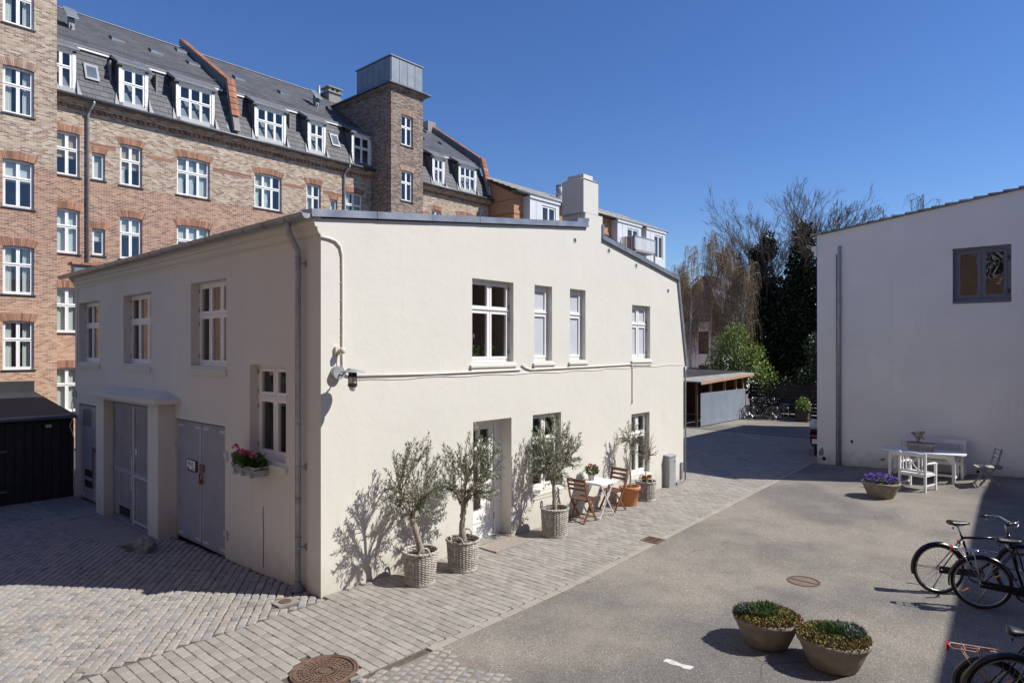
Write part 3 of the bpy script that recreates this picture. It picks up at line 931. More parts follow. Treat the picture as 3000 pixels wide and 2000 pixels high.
# porch with boarded double doors
m = MB(world=True)
px0 = -.285
m.box(px0, -.002, 5.02, 5.53, -.5, 2.40); m.box(px0, -.002, 8.07, 8.585, -.5, 2.40); m.box(px0+.003, -.002, 5.53, 8.07, 2.33, 2.40)
porch = m.build('porch', 'render_cream', house)
m = MB(world=True)
m.add([(-.42,4.80,2.40),(-.42,8.62,2.40),(0,8.72,2.40),(0,4.72,2.40),(-.43,4.79,2.475),(-.43,8.63,2.475),(0,8.74,2.475),(0,4.70,2.475),(-.40,4.82,2.49),(-.40,8.60,2.49),(0,8.45,2.60),(0,5.35,2.60)],
      [(0,1,5,4),(1,2,6,5),(3,0,4,7),(4,5,9,8),(5,6,10,9),(7,4,8,11),(8,9,10,11),(0,3,2,1)])
m.build('canopy', 'render_cream', porch)
n = -.10
for (ua, ub, lab) in ((-8.06,-6.80,0),(-6.78,-5.54,1)):
    s = MB(TL, True); s.k = 1; s.box(ua, ub, n+.03, n+.06, -.16, 2.26); s.k = 0
    s.box(ua, ub, n-.004, n+.03, 2.17, 2.26); s.box(ua, ub, n-.004, n+.03, .80, .90)
    s.box(ua, ua+.05, n-.004, n+.03, -.16, 2.17); s.box(ub-.05, ub, n-.004, n+.03, -.16, 2.17)
    leaf = s.build('door_leaf', ['plank_grey', 'lead'], house)
    nb = 12; w = (ub-ua-.10)/nb
    for k in range(nb):
        for z0, z1 in ((-.14 if not (lab == 0 and 2 < k < 10) else .08, .80), (.90, 2.17)):
            q = MB(TL, True); q.box(ua+.05+k*w+.010, ua+.05+(k+1)*w-.010, n+.004, n+.03, z0, z1); q.build('plank', 'plank_grey', leaf)
    if lab == 0:
        q = MB(TL, True); q.box(ua+.25, ub-.22, n+.026, n+.0295, -.12, .08); q.build('broken_gap', 'dark_slot', leaf)
    else:
        q = MB(TL, True); q.box(ua+.03, ub-.06, n-.035, n-.004, .80, .845); q.build('drip_rail', 'steel_trim', leaf); MB(TL, True).box(ua+.02, ub, n-.03, n-.004, -.13, -.09).build('drip_rail', 'steel_trim', leaf)
        q = MB(TL, True); q.box(ua+.06, ua+.12, n-.006, n+.006, 1.26, 1.38); q.build('lock_plate', 'white_paint', leaf)
q = MB(TL, True); q.box(-6.83, -6.75, n-.02, n-.005, -.18, 2.24); q.box(-6.86,-6.82,n-.04,n-.005,.5,1.2); q.build('meeting_post', 'steel_trim', porch)
q = MB(TL, True); q.box(-8.08, -5.53, n-.01, n+.08, -.32, -.17); q.box(-8.07,-5.53,n-.0,n+.09,2.265,2.33); q.build('door_sill', 'concrete', porch)

# conduit, cables and fittings on the sunny wall
s = MB(world=True)
s.tube([(-.015,-.015,4.955),(.10,-.02,4.955),(.22,-.02,4.93),(.30,-.02,4.86),(.33,-.02,4.74),(.335,-.02,4.4),(.335,-.02,3.3),(.34,-.02,3.16),(.40,-.02,3.05),(.5,-.02,3.025)], .0145, 8)
s.tube([(.5,-.02,3.03),(2.0,-.02,3.02),(4.05,-.02,3.035),(4.2,-.02,3.04)], .014, 8)
s.tube([(4.22,-.02,3.12),(4.35,-.02,3.06),(4.5,-.02,3.03),(6.5,-.02,3.05),(8.05,-.02,3.07),(8.13,-.02,3.05),(8.14,-.02,2.9),(8.14,-.02,2.3),(8.12,-.02,2.16)], .013, 8)
cd = s.build('conduit', 'cable_cream', house, True)
s = MB(world=True)
pts = [(.45+k*.35, -.008, 2.965 + .012*math.sin(k*1.7) + .012*max(0,k-14)/3) for k in range(30)]
s.tube(pts + [(10.66,-.01,3.02)], .006, 5); s.build('cable', 'cable_cream', house, True)
for z in (4.6,4.35,4.1,3.85,3.6,3.35):
    s = MB(world=True); s.box(.305,.365,-.012,-.002,z-.008,z+.008); s.build('pipe_clip', 'cable_cream', cd)

s = MB(world=True); s.tube([(-.006,1.60,.98),(-.006,1.605,.85),(-.006,1.59,.6),(-.006,1.595,.3),(-.006,1.60,.05)], .005, 5); s.build('old_wire', 'rust', house)

# ------------------------------------------------------------------ the brick tenement
ten = thing('brick_tenement', 'long brick tenement with slate mansard roof, white dormers and a stair tower', 'apartment building', (4,20.6,0))
YT = 20.6
TT = frame((0,YT,0), (1,0,0), (0,1,0))
D2, D3 = .80, 1.36
cols_ = [(1.80,2.59,2), (3.95,4.76,2), (6.08,7.45,3), (9.46,10.80,3), (12.10,12.89,2), (14.31,15.35,2), (20.14,20.90,2), (22.16,23.49,3)]
small_ = [(3.00,3.44), (13.41,13.84)]
rows_ = [(1.1,2.75), (4.05,5.72), (7.0,8.66), (9.9,11.53)]
wins = []
for r, (z0, z1) in enumerate(rows_):
    for (a, b, c) in cols_: wins.append((a, b, z0, z1, c, r))
    for (a, b) in small_: wins.append((a, b, z0+.03, z0+1.06, 1, r))
m = MB(world=True)
hol = [(a, b, z0, z1+.002) for (a, b, z0, z1, c, r) in wins]
panel(m, TT, 1.0, 15.9, -.3, 12.62, [h for h in hol if h[0] < 15.9], .12)
panel(m, TT, 18.0, 24.9, -.3, 12.62, [h for h in hol if h[0] > 17], .12)
m.quad((24.9,YT,-.3), (24.9,32,-.3), (24.9,32,13), (24.9,YT,13)); m.quad((-30,32,-.3), (-30,32,13), (24.9,32,13), (24.9,32,-.3))
# corbelled brick eaves
for k in range(3): m.box(1.0, 15.9, YT-.12-.08*k, YT+.1, 12.56+.085*k, 12.645+.085*k); m.box(18.0, 24.95, YT-.12-.08*k, YT+.1, 12.56+.085*k, 12.645+.085*k)
m.build('wall', 'brick_tenement', ten)
m = MB(world=True)
for x0, x1 in ((1.0,15.9),(18.0,24.9)):
    k = x0
    while k < x1-.1: m.box(k, k+.10, YT-.09, YT-.001, 12.44, 12.558); k += .2
dn = m.build('eaves_dentils', 'arch_red', ten); dn['kind'] = 'stuff'
for zz in (11.17, ):
    last = 1.0
    for (a, b, c) in sorted([(p, q, 0) for (p, q, r_) in cols_] + [(15.9,18.0,0)]) + [(24.9,25,0)]:
        for q in range(2):
            if a - .14 > last: MB(world=True).box(last, a-.14, YT-.012, YT+.02, zz+q*.085, zz+q*.085+.065).build('string_course', 'arch_red', ten)
        last = b + .14
# inside: floors and a back wall, seen only through the glass
m = MB(world=True)
m.box(-6, 24.7, 21.9, 22.0, -.2, 14.9)
for z in (.2, 3.1, 6.05, 8.95, 12.0): m.box(-6, 24.7, 20.9, 21.9, z-.12, z)
for x in (-1,3.7,5.4,8.5,11.4,13.1,16,19.5,21.5): m.box(x, x+.06, 20.95, 21.9, 0, 14.8)
m.build('inner_walls', 'dark_room', ten)
CUR = {(3,0): [(0,1,'tan')], (3,1): [(0,.5,'tied'),(.0,1,'tan')], (3,2): [(0,.45,'tied'),(.4,.75,'tied'),(.75,1,'full')], (3,3): [(0,.4,'tied'),(.35,.8,'tied')], (3,4): [(0,.6,'full')], (2,1): [(0,1,'blind')], (2,2): [(0,1,'blind')]}
for (a, b, z0, z1, c, r) in wins:
    hid = a < 14.6 and ((r <= 1 and a > 2.0) or (r == 2 and a > 8))      # entirely hidden behind the white house
    if hid and r == 0: continue
    idx = [k for k, q in enumerate(cols_) if q[0] == a]
    cu = CUR.get((r, idx[0]), [(0,.42,'full'),(.62,1,'full')] if (r*3+idx[0]) % 3 else [(0,1,'full')]) if idx else ([(0,1,'full')] if r == 3 else [(0,1,'blind')])  # the default curtains are added, standing in for pale sky mirrored in the panes
    window(ten, TT, a, b, z0, z1, .11, c, None if c == 1 else .62, sill='black_sill', arch='arch_red' if r < 3 or not idx else 'arch_red', fr=.05, sw=.035, curt=cu, silld=.045, sillw=.05)
# projecting bay at the left end
TW = frame((0,20.0,0), (1,0,0), (0,1,0))
HW = [(.15,1.04,2.72,4.42), (.15,1.04,5.34,7.02), (.15,1.04,8.34,10.01), (.15,1.04,11.58,13.24), (.15,1.04,14.68,16.3)]
m = MB(world=True)
panel(m, TW, -1.3, 1.72, -.3, 18.2, HW, .12)
m.quad((1.72,20.0,-.3), (1.72,24,-.3), (1.72,24,18.2), (1.72,20.0,18.2)); m.quad((-1.3,24,-.3), (-1.3,20.0,-.3), (-1.3,20.0,18.2), (-1.3,24,18.2)); m.quad((-1.3,20,18.2),(1.72,20,18.2),(1.72,24,18.2),(-1.3,24,18.2))
m.build('bay_wall', 'brick_tenement', ten)
for k, h in enumerate(HW): window(ten, TW, *h, .11, 2, .62, sill='black_sill', arch='arch_red' if k < 3 else 'arch_pale', fr=.05, sw=.035, silld=.045, sillw=.05, curt=[(0,.3,'full'),(.7,1,'full')] if k != 2 else [(0,1,'blind')])
m = MB(world=True); m.box(-1.2, 1.6, 21.2, 21.3, -.2, 18); [m.box(-1.2, 1.6, 20.3, 21.2, z-.1, z) for z in (1.6,4.9,7.8,10.9,14.2)]; m.build('stairwell', 'dark_room', ten)
# left part of the house beyond the frame, seen mirrored in the panes
m = MB(world=True); m.quad((-1.3,YT,-.3), (-1.3,YT,12.9), (-14,YT,12.9), (-14,YT,-.3)); m.build('wall', 'brick_tenement', ten)

# mansard roof
def low(t): return (lerp(20.50, 21.45, t), lerp(12.92, 15.08, t))       # (y, z) on the steep slope
m = MB(world=True)
SEG = [(1.72, 15.9), (18.0, 24.9)]
for x0, x1 in SEG: 
    m.quad((x0,20.5,12.92), (x1,20.5,12.92), (x1,21.45,15.08), (x0,21.45,15.08))
m.quad((15.9,20.5,12.92), (18,20.5,12.92), (18,21.45,15.08), (15.9,21.45,15.08))
m.quad((-14,20.5,12.92), (1.72,20.5,12.92), (1.72,21.45,15.08), (-14,21.45,15.08))
m.build('roof_boarding', 'lead', ten)
# slates of the steep slope, each a piece of its own thickness
dorm = [(1.62,2.35,2), (4.03,4.86,2), (6.17,7.53,3), (9.58,10.90,3), (12.28,13.04,2), (14.81,15.79,2), (20.32,21.03,2), (22.41,23.69,3)]
m = MB(world=True)
nr = 9; sw_ = .31
for (x0, x1) in SEG:
    for r in range(nr):
        t0, t1 = r/nr, (r+1.06)/nr
        x = x0 + (0 if r % 2 else -sw_/2)
        while x < x1:
            a, b = max(x, x0)+.004, min(x+sw_, x1)-.004
            if b-a > .03 and not any(q0-.03 < (a+b)/2 < q1+.03 for q0, q1, _ in dorm) and not (8.35 < (a+b)/2 < 8.75):
                (ya, za), (yb, zb) = low(t0), low(min(t1, 1.0))
                lift = .022; d0 = U(-.003, .004)
                m.add([(a,ya-lift,za+.008+d0),(b,ya-lift,za+.008+d0),(b,yb-.006,zb),(a,yb-.006,zb),(a,ya-.004,za),(b,ya-.004,za)], [(0,1,2,3),(4,5,1,0)])
            x += sw_
sl = m.build('slates', 'slate', ten); sl['kind'] = 'stuff'
# upper slope
m = MB(world=True)
yr, zr = 26.0, 18.42
def upz(y): return lerp(15.16, zr, (y-21.3)/(yr-21.3))
nr = 24
for (x0, x1) in [(1.72,8.42),(8.68,24.9)]:
    for r in range(nr):
        ya, yb = lerp(21.36, yr, r/nr), lerp(21.36, yr, (r+1)/nr)
        x = x0 + (0 if r % 2 else -.2)
        while x < x1:
            a, b = max(x, x0), min(x+.4, x1)-.006
            if b > a: m.add([(a,ya,upz(ya)+.018),(b,ya,upz(ya)+.018),(b,yb,upz(yb)),(a,yb,upz(yb)),(a,ya,upz(ya)-.01),(b,ya,upz(ya)-.01)], [(0,1,2,3),(4,5,1,0)])
            x += .4
m.quad((-14,21.28,15.16), (1.72,21.28,15.16), (1.72,yr,zr), (-14,yr,zr))
up = m.build('upper_slates', 'slate', ten); up['kind'] = 'stuff'
m = MB(world=True); m.quad((-14,yr,zr), (24.9,yr,zr), (24.9,31.9,13), (-14,31.9,13))
m.tube([(-14,yr,zr+.02),(24.9,yr,zr+.02)], .055, 6); m.build('ridge', 'lead', ten)
# white board and break moulding between the slopes
m = MB(world=True)
prev = 1.72
for (q0, q1, _) in dorm + [(15.9,18.0,0)]:
    pass
ed = sorted([(q0-.22, q1+.22) for q0, q1, _ in dorm] + [(15.9,18.0),(8.35,8.75)])
last = 1.72
for a, b in ed + [(24.9, 25)]:
    if a > last: MB(world=True).box(last, a, 21.33, 21.43, 15.04, 15.125).build('white_fillet', 'white_paint', ten)
    last = max(last, b)
m = MB(world=True)
for x0, x1 in SEG: m.box(x0, x1, 21.31, 21.40, 15.13, 15.20)
m.build('roof_edge', 'lead', ten)
m = MB(world=True)
for (x0, x1) in SEG: m.tube([(x0,21.9,upz(21.9)+.10),(x1,21.9,upz(21.9)+.10)], .010, 5); 
for x0, x1 in SEG:
    k = x0+.3
    while k < x1: m.tube([(k,21.9,upz(21.9)),(k,21.9,upz(21.9)+.10)], .010, 5); k += 1.2
m.build('snow_rail', 'lead', ten)
# gutters and downpipes
for x0, x1 in ((1.72,15.9),(18.0,25.0)):
    m = MB(world=True); m.tube([(x0,20.22,12.83),(x1,20.22,12.83)], .07, 8); m.quad((x0,20.26,12.80),(x1,20.26,12.80),(x1,20.62,12.96),(x0,20.62,12.96)); m.build('gutter', 'zinc_dark', ten, True)
for x in (2.84, 14.20):
    m = MB(world=True); m.tube([(x+.12,20.22,12.80),(x+.12,20.23,12.70),(x+.02,20.46,12.42),(x,20.52,12.3),(x,20.52,.2)], .05, 8); m.build('downpipe', 'galv', ten, True)
# dormers
for (a, b, c) in dorm:
    shade = a > 14 and a < 16
    m = MB(world=True)
    y0 = 20.62
    zt, zb = 14.62, 12.98
    # cheeks slope back into the roof
    for x, s_ in ((a-.09, -1), (b+.09, 1)):
        xs = (x, x + s_*.03)
        m.add([(xs[0],y0,zb),(xs[0],y0,zt),(xs[0],21.45,zt+.1),(xs[0],21.40,15.05),(xs[0],20.55,zb),(xs[1],y0,zb),(xs[1],y0,zt),(xs[1],21.45,zt+.1),(xs[1],21.40,15.05),(xs[1],20.55,zb)],
              [(0,1,2,3,4),(9,8,7,6,5),(0,5,6,1)])
    m.add([(a-.20,y0-.16,zt+.06),(b+.20,y0-.16,zt+.06),(b+.20,21.6,15.36),(a-.20,21.6,15.36),(a-.20,y0-.16,zt+.0),(b+.20,y0-.16,zt+.0),(b+.20,21.6,15.2),(a-.20,21.6,15.2)],
          [(0,1,2,3),(4,5,1,0),(5,6,2,1),(4,0,3,7),(5,4,7,6)])
    dm = m.build('dormer', 'lead', ten)
    TD = frame((0,y0,0), (1,0,0), (0,1,0))
    m = MB(world=True)
    m.box(a-.12, a, y0-.03, y0+.06, zb, zt); m.box(b, b+.12, y0-.03, y0+.06, zb, zt); m.box(a-.12, b+.12, y0-.03, y0+.06, zt-.10, zt+.0); m.box(a-.17,b+.17,y0-.12,y0+.02,zt-.03,zt+.045); m.box(a-.12,b+.12,y0-.06,y0+.05,zb-.05,zb+.02)
    m.build('casing', 'peeling_paint', dm)
    w = window(ten, TD, a, b, zb+.02, zt-.10, .0, c, .62, fm='white_paint', fr=.04, sw=.035)
    for s_ in (-1, 1):
        m = MB(world=True)
        x = a-.13 if s_ < 0 else b+.13
        m.add([(x,20.46,12.97),(x+s_*.16,20.46,12.97),(x+s_*.02,20.78,13.75),(x,20.60,13.75)], [(0,1,2,3)])
        m.build('lead_apron', 'lead', dm)
    m = MB(world=True); m.quad((a-.05,21.3,zb),(b+.05,21.3,zb),(b+.05,21.3,15.1),(a-.05,21.3,15.1)); m.build('room_back', 'dark_room', dm)
# roof lights
def onslope(y): return upz(y)
sky_l = [(4.81,23.67),(6.38,23.68),(8.12,25.3),(8.0,23.64),(10.18,23.6),(12.51,23.5),(14.79,23.48),(23.76,25.1),(22.1,23.36),(23.56,23.38)]
for (x, y) in sky_l:
    m = MB(world=True); w = .26; h = .17
    V = []
    for dz in (.02, .13):
        V += [(x-w,y-h,upz(y-h)+dz),(x+w,y-h,upz(y-h)+dz),(x+w,y+h,upz(y+h)+dz),(x-w,y+h,upz(y+h)+dz)]
    m.add(V, [(0,1,5,4),(1,2,6,5),(2,3,7,6),(3,0,4,7),(4,5,6,7)])
    s_ = m.build('roof_light', 'zinc_dark', ten)
    m = MB(world=True); m.add([(p[0]*.8+x*.2, p[1]*.8+y*.2, p[2]*.8+(upz(y)+.13)*.2+.006) for p in V[4:]], [(0,1,2,3)]); m.build('pane', 'roof_glass', s_)
def low_light(x, t):
    m = MB(world=True); w = .24
    (ya, za), (yb, zb) = low(t-.16), low(t+.16)
    m.add([(x-w,ya-.09,za),(x+w,ya-.09,za),(x+w,yb-.09,zb),(x-w,yb-.09,zb),(x-w,ya,za),(x+w,ya,za),(x+w,yb,zb),(x-w,yb,zb)], [(0,1,2,3),(0,4,5,1),(1,5,6,2),(2,6,7,3),(3,7,4,0)])
    s_ = m.build('roof_light', 'zinc_dark', ten)
    m = MB(world=True); (ya, za), (yb, zb) = low(t-.11), low(t+.11)
    m.add([(x-w*.7,ya-.096,za),(x+w*.7,ya-.096,za),(x+w*.7,yb-.096,zb),(x-w*.7,yb-.096,zb)], [(0,1,2,3)]); m.build('pane', 'roof_glass', s_)
low_light(3.08, .56); low_light(13.92, .55)
# vent hoods
for (x, y) in ((2.97,23.18),(14.15,23.03)):
    m = MB(world=True); z = upz(y)
    m.box(x-.10, x+.10, y-.1, y+.12, z-.05, z+.55)
    m.add([(x-.22,y-.24,z+.40),(x+.22,y-.24,z+.40),(x+.22,y+.32,z+.95),(x-.22,y+.32,z+.95),(x-.22,y-.24,z+.45),(x+.22,y-.24,z+.45),(x+.22,y+.32,z+1.0),(x-.22,y+.32,z+1.0)], [(3,2,1,0),(4,5,6,7),(0,1,5,4),(1,2,6,5),(2,3,7,6),(3,0,4,7)])
    m.ext([(y-.2,z+.05),(y+.30,z+.94),(y+.30,z+.25)], 'x', x-.03, x+.03)
    m.build('vent_hood', 'zinc_light', ten)
m = MB(world=True); m.tube([(14.9,24.0,17.0),(14.9,24.0,18.0)], .07, 8); m.build('flue', 'galv', ten, True)
# chimneys
m = MB(world=True)
m.box(16.3, 17.1, 25.2, 25.9, 17.8, 18.40); m.box(16.22, 17.18, 25.12, 25.98, 18.40, 18.48)
for a in (16.32, 16.64, 16.94): m.box(a, a+.14, 25.2, 25.9, 18.48, 18.68)
m.box(16.22, 17.18, 25.12, 25.98, 18.68, 18.76); m.build('chimney', 'concrete', ten)
m = MB(world=True); m.box(24.3, 25.0, 25.7, 26.4, 18.2, 18.95); m.build('chimney', 'concrete', ten)
# fire walls with tile capping
def firewall(x, xw=.28, yend=26.35):
    m = MB(world=True)
    m.add([(x,21.3,15.0),(x,21.3,15.62),(x,yend,upz(26)+.62),(x,yend,upz(26)-.3),(x+xw,21.3,15.0),(x+xw,21.3,15.62),(x+xw,yend,upz(26)+.62),(x+xw,yend,upz(26)-.3)], [(0,3,2,1),(4,5,6,7),(1,2,6,5),(0,1,5,4),(3,7,6,2)])
    fw = m.build('fire_wall', 'lead', ten)
    n = 22
    m = MB(world=True)
    for k in range(n):
        t0, t1 = k/n, (k+1.12)/n
        ya, yb = lerp(21.2, yend, t0), lerp(21.2, yend, t1)
        za, zb = lerp(15.60, upz(26)+.62, t0), lerp(15.60, upz(26)+.62, t1)
        m.add([(x+.03,ya,za+.03),(x+xw/2,ya,za+.085),(x+xw+.02,ya,za+.03),(x+.03,yb,zb+.0),(x+xw/2,yb,zb+.055),(x+xw+.02,yb,zb+.0),(x+.03,ya,za),(x+xw+.02,ya,za)], [(0,1,4,3),(1,2,5,4),(6,7,2,1,0)])
    m.build('cap_tiles', 'red_tile', fw)
    m = MB(world=True); m.add([(x,20.34,13.1),(x,20.52,13.1),(x,21.3,15.62),(x,21.06,15.62),(x+xw,20.34,13.1),(x+xw,20.52,13.1),(x+xw,21.3,15.62),(x+xw,21.06,15.62)], [(0,1,2,3),(7,6,5,4),(0,3,7,4),(3,2,6,7),(0,4,5,1)]); m.build('kneeler', 'concrete', fw)
    m = MB(world=True)
    for k in range(6):
        t0, t1 = .28 + k*.115, .28 + (k+1.15)*.115
        ya, yb = lerp(20.34, 21.06, t0), lerp(20.34, 21.06, t1); za, zb = lerp(13.1, 15.62, t0), lerp(13.1, 15.62, t1)
        m.add([(x-.04,ya-.05,za),(x+xw/2,ya-.11,za),(x+xw+.04,ya-.05,za),(x-.04,yb-.02,zb),(x+xw/2,yb-.08,zb),(x+xw+.04,yb-.02,zb)], [(0,1,4,3),(1,2,5,4),(0,2,1)])
    m.build('cap_tiles', 'red_tile', fw)
firewall(8.42); firewall(24.72)
# stair tower
TO = frame((0,18.9,0), (1,0,0), (0,1,0))
HT = [(16.56,17.34,z, z+1.6) for z in (14.08, 11.18, 8.25, 5.3, 2.4)]
m = MB(world=True)
panel(m, TO, 15.9, 18.03, -.3, 16.80, HT, .12)
m.quad((15.9,24.3,12.5), (15.9,18.9,12.5), (15.9,18.9,16.8), (15.9,24.3,16.8)); m.quad((15.9,20.62,-.3), (15.9,18.9,-.3), (15.9,18.9,12.5), (15.9,20.62,12.5))
m.quad((18.03,18.9,-.3), (18.03,24.3,-.3), (18.03,24.3,16.8), (18.03,18.9,16.8))
for k in range(3): m.box(15.9-.05*(k+1), 18.03+.05*(k+1), 18.9-.05*(k+1), 24.4, 16.80+.07*k, 16.87+.07*k)
m.build('tower_wall', 'brick_tower', ten)
m = MB(world=True); m.box(15.62, 18.42, 18.62, 24.5, 17.015, 17.085); m.build('tower_cornice', 'zinc_dark', ten)
m = MB(world=True); m.box(15.93, 18.0, 18.93, 21.9, 17.085, 18.50); tb = m.build('tower_cabin', 'zinc_light', ten)
for k in range(4):
    m = MB(world=True); a = 15.93 + k*(2.07/4); m.box(a+.012, a+2.07/4-.012, 18.905, 18.93, 17.10, 18.47); m.build('panel', 'zinc_light', tb)
for k in range(6):
    m = MB(world=True); a = 18.93 + k*(2.97/6); m.box(15.905, 15.93, a+.012, a+2.97/6-.012, 17.10, 18.47); m.build('panel', 'zinc_light', tb)
m = MB(world=True); m.box(15.86, 18.07, 18.86, 21.97, 18.50, 18.56); m.build('roof_edge', 'zinc_light', tb)
m = MB(world=True); m.tube([(15.72,24.3,17.0),(15.72,24.3,16.7),(15.85,24.1,16.5),(15.85,24.1,15.5)], .06, 8); m.build('downpipe', 'zinc_dark', ten, True)
for h in HT[:2]: window(ten, TO, *h, .11, 2, .62, sill='black_sill', arch='arch_pale', fr=.05, sw=.035, silld=.045, sillw=.05)
m = MB(world=True); m.box(16.0, 17.9, 20.2, 20.3, 0, 16.6); m.box(16.0,17.9,19.2,20.2,13.3,13.4); m.build('stairwell', 'dark_room', ten)

# ------------------------------------------------------------------ the orange apartment building further along
org = thing('orange_apartment_building', 'orange rendered apartment block with pale grey window bays and tiled roof', 'apartment building', (33,18.56,0))
YO = 18.56
bays = [(25.9,28.85), (35.85,39.2), (40.0,43.0)]
m = MB(world=True)
m.quad((25.02,YO,-.3), (43.3,YO,-.3), (43.3,YO,13.0), (25.02,YO,13.0))
m.quad((25.02,28,-.3), (25.02,YO,-.3), (25.02,YO,13.0), (25.02,28,13.0)); m.quad((43.3,YO,-.3), (43.3,28,-.3), (43.3,28,13.0), (43.3,YO,13.0))
m.add([(25.02,YO,13.0),(25.02,28,13.0),(25.02,23,15.2)], [(0,2,1)])
m.build('wall', 'brick_orange', org)
for z in (11.75, 12.62, 9.0):
    MB(world=True).box(25.0, 43.3, YO-.02, YO-.002, z, z+.10).build('string_course', 'arch_red', org); MB(world=True).box(25.0, 25.018, YO, 27.5, z, z+.10).build('string_course', 'arch_red', org)
m = MB(world=True)
n = 10
for r in range(n):
    ya, yb = lerp(YO-.45, 23, r/n), lerp(YO-.45, 23, (r+1)/n); za, zb = lerp(13.12, 15.25, r/n), lerp(13.12, 15.25, (r+1)/n)
    x = 24.75
    while x < 43.6:
        m.add([(x,ya,za+.05),(x+.34,ya,za+.05),(x+.34,yb,zb),(x,yb,zb),(x,ya,za),(x+.34,ya,za)], [(0,1,2,3),(4,5,1,0)]); x += .35
rf = m.build('roof_tiles', 'roof_tile_grey', org); rf['kind'] = 'stuff'
m = MB(world=True); m.quad((24.75,23,15.25), (43.65,23,15.25), (43.65,28,13.0), (24.75,28,13.0)); m.box(24.75,43.65,YO-.45,YO,13.0,13.08); m.build('roof', 'zinc_dark', org)
m = MB(world=True); m.tube([(24.8,YO-.5,13.08),(43.6,YO-.5,13.08)], .08, 8); m.build('gutter', 'galv', org, True)
for k, (a, b) in enumerate(bays):
    m = MB(world=True)
    y0 = YO-.55
    T3 = frame((0,y0,0), (1,0,0), (0,1,0))
    wa, wb = lerp(a, b, .40), lerp(a, b, .88)
    panel(m, T3, a, b, 6.0, 12.80, [(wa, wb, 10.7, 12.55), (wa, wb, 7.6, 9.5)], .08)
    m.quad((a,YO,6), (a,y0,6), (a,y0,12.8), (a,YO,12.8)); m.quad((b,y0,6), (b,YO,6), (b,YO,12.8), (b,y0,12.8))
    m.box(a-.06, b+.06, y0-.08, YO-.002, 12.80, 12.93)
    by = m.build('window_bay', 'bay_grey', org)
    m = MB(world=True)
    for z in (11.2, 9.7): m.box(a, wa-.05, y0-.006, y0-.001, z, z+.02)
    m.box(lerp(a,wa,.5), lerp(a,wa,.5)+.02, y0-.006, y0-.001, 9.7, 12.7); m.build('panel_joint', 'zinc', by)
    window(org, T3, wa, wb, 10.7, 12.55, .06, 2, None, fr=.06, sw=.05)
    window(org, T3, wa, wb, 7.6, 9.5, .06, 2, None, fr=.06, sw=.05)
m = MB(world=True); m.box(25.5, 43.0, 21.2, 21.3, 6, 13); m.build('inner_walls', 'dark_room', org)
# balcony in front of the second bay
bal = MB(world=True); bal.box(36.4, 39.4, 16.9, 18.0, 10.62, 10.75); bal.box(36.4,36.55,16.9,17.0,8.0,11.75); bal.box(39.3,39.42,16.9,17.0,8.0,11.75)
bb = bal.build('balcony', 'gran_grey', org)
for k in range(26):
    q = MB(world=True); x = 36.58 + k*.105; q.box(x, x+.07, 16.90, 16.915, 10.72, 11.66); q.build('baluster', 'balcony_rail', bb)
for k in range(9):
    q = MB(world=True); y = 16.95 + k*.115; q.box(36.42, 36.435, y, y+.075, 10.72, 11.66); q.build('baluster', 'teak_dark', bb)
q = MB(world=True); q.box(36.4, 39.4, 16.87, 16.95, 11.66, 11.73); q.box(36.4, 36.46, 16.9, 18.0, 11.66, 11.73); q.build('handrail', 'aluminium', bb)
q = MB(world=True); q.tube([(32.35,20.6,14.0),(32.35,20.6,15.15)], .30, 14); q.tube([(32.35,20.6,15.15),(32.35,20.6,15.2)], .33, 14); q.lathe([(.55,-.5),(.32,.2)], 14, (32.35,20.6,14.2)); q.build('flue', 'galv', org, True)
# ------------------------------------------------------------------ the grey-white gable on the right
XR = 15.68
rb = thing('white_gable_building', 'grey-white rendered gable building with tiled verge and one blue-grey window', 'building', (XR,-4.6,0.1))
TR = frame((XR,0,0), (0,-1,0), (1,0,0))
def rtop(u): return 6.82 + (u-1.803)*.123
m = MB(world=True)
panel(m, TR, 1.803, 6.85, -.4, rtop, [(5.192,6.43,4.665,6.075)], .14)
m.quad((XR,-1.803,-.4), (XR,-1.803,6.82), (XR+12,-1.803,6.82), (XR+12,-1.803,-.4)); m.quad((XR,-6.85,-.4), (XR+12,-6.85,-.4), (XR+12,-6.85,rtop(6.85)), (XR,-6.85,rtop(6.85)))
m.build('wall', 'render_grey', rb)
# eaves course at the near top corner
m = MB(world=True); m.box(XR-.06, XR+12, -1.80, -1.66, 6.35, 6.50); m.box(XR-.03,XR+12,-1.80,-1.72,6.2,6.35); m.build('eaves', 'render_grey', rb)
m = MB(world=True); m.tube([(XR-.12,-1.58,6.5),(XR+12,-1.58,6.5)], .06, 8); m.build('gutter', 'galv', rb, True)
m = MB(world=True)
k = 1.62
while k < 6.8:
    z0, z1 = rtop(k)+.03, rtop(k+.36)+.03
    m.add([(XR-.07,-k,z0+.05),(XR+.5,-k,z0+.05),(XR+.5,-k-.36,z1+.0),(XR-.07,-k-.36,z1+.0),(XR-.07,-k,z0-.015),(XR-.07,-k-.36,z1-.035),(XR+.5,-k,z0-.01)], [(0,3,2,1),(0,4,5,3),(0,1,6,4)])
    k += .31
m.build('verge_tiles', 'roof_tile_grey', rb)
m = MB(world=True); m.quad((XR+.4,-1.55,rtop(1.55)), (XR+12,-1.55,rtop(1.55)), (XR+12,-7.0,rtop(7.0)), (XR+.4,-7.0,rtop(7.0))); m.build('roof', 'roof_tile_grey', rb)
SILLM[0] = 'render_grey'
w = window(rb, TR, 5.192, 6.43, 4.665, 6.075, .10, 2, None, fm='frame_bluegrey', sill='frame_bluegrey', fr=.09, sw=.07, sillw=.0, silld=.02)
s = MB(TR, True)
n = 14
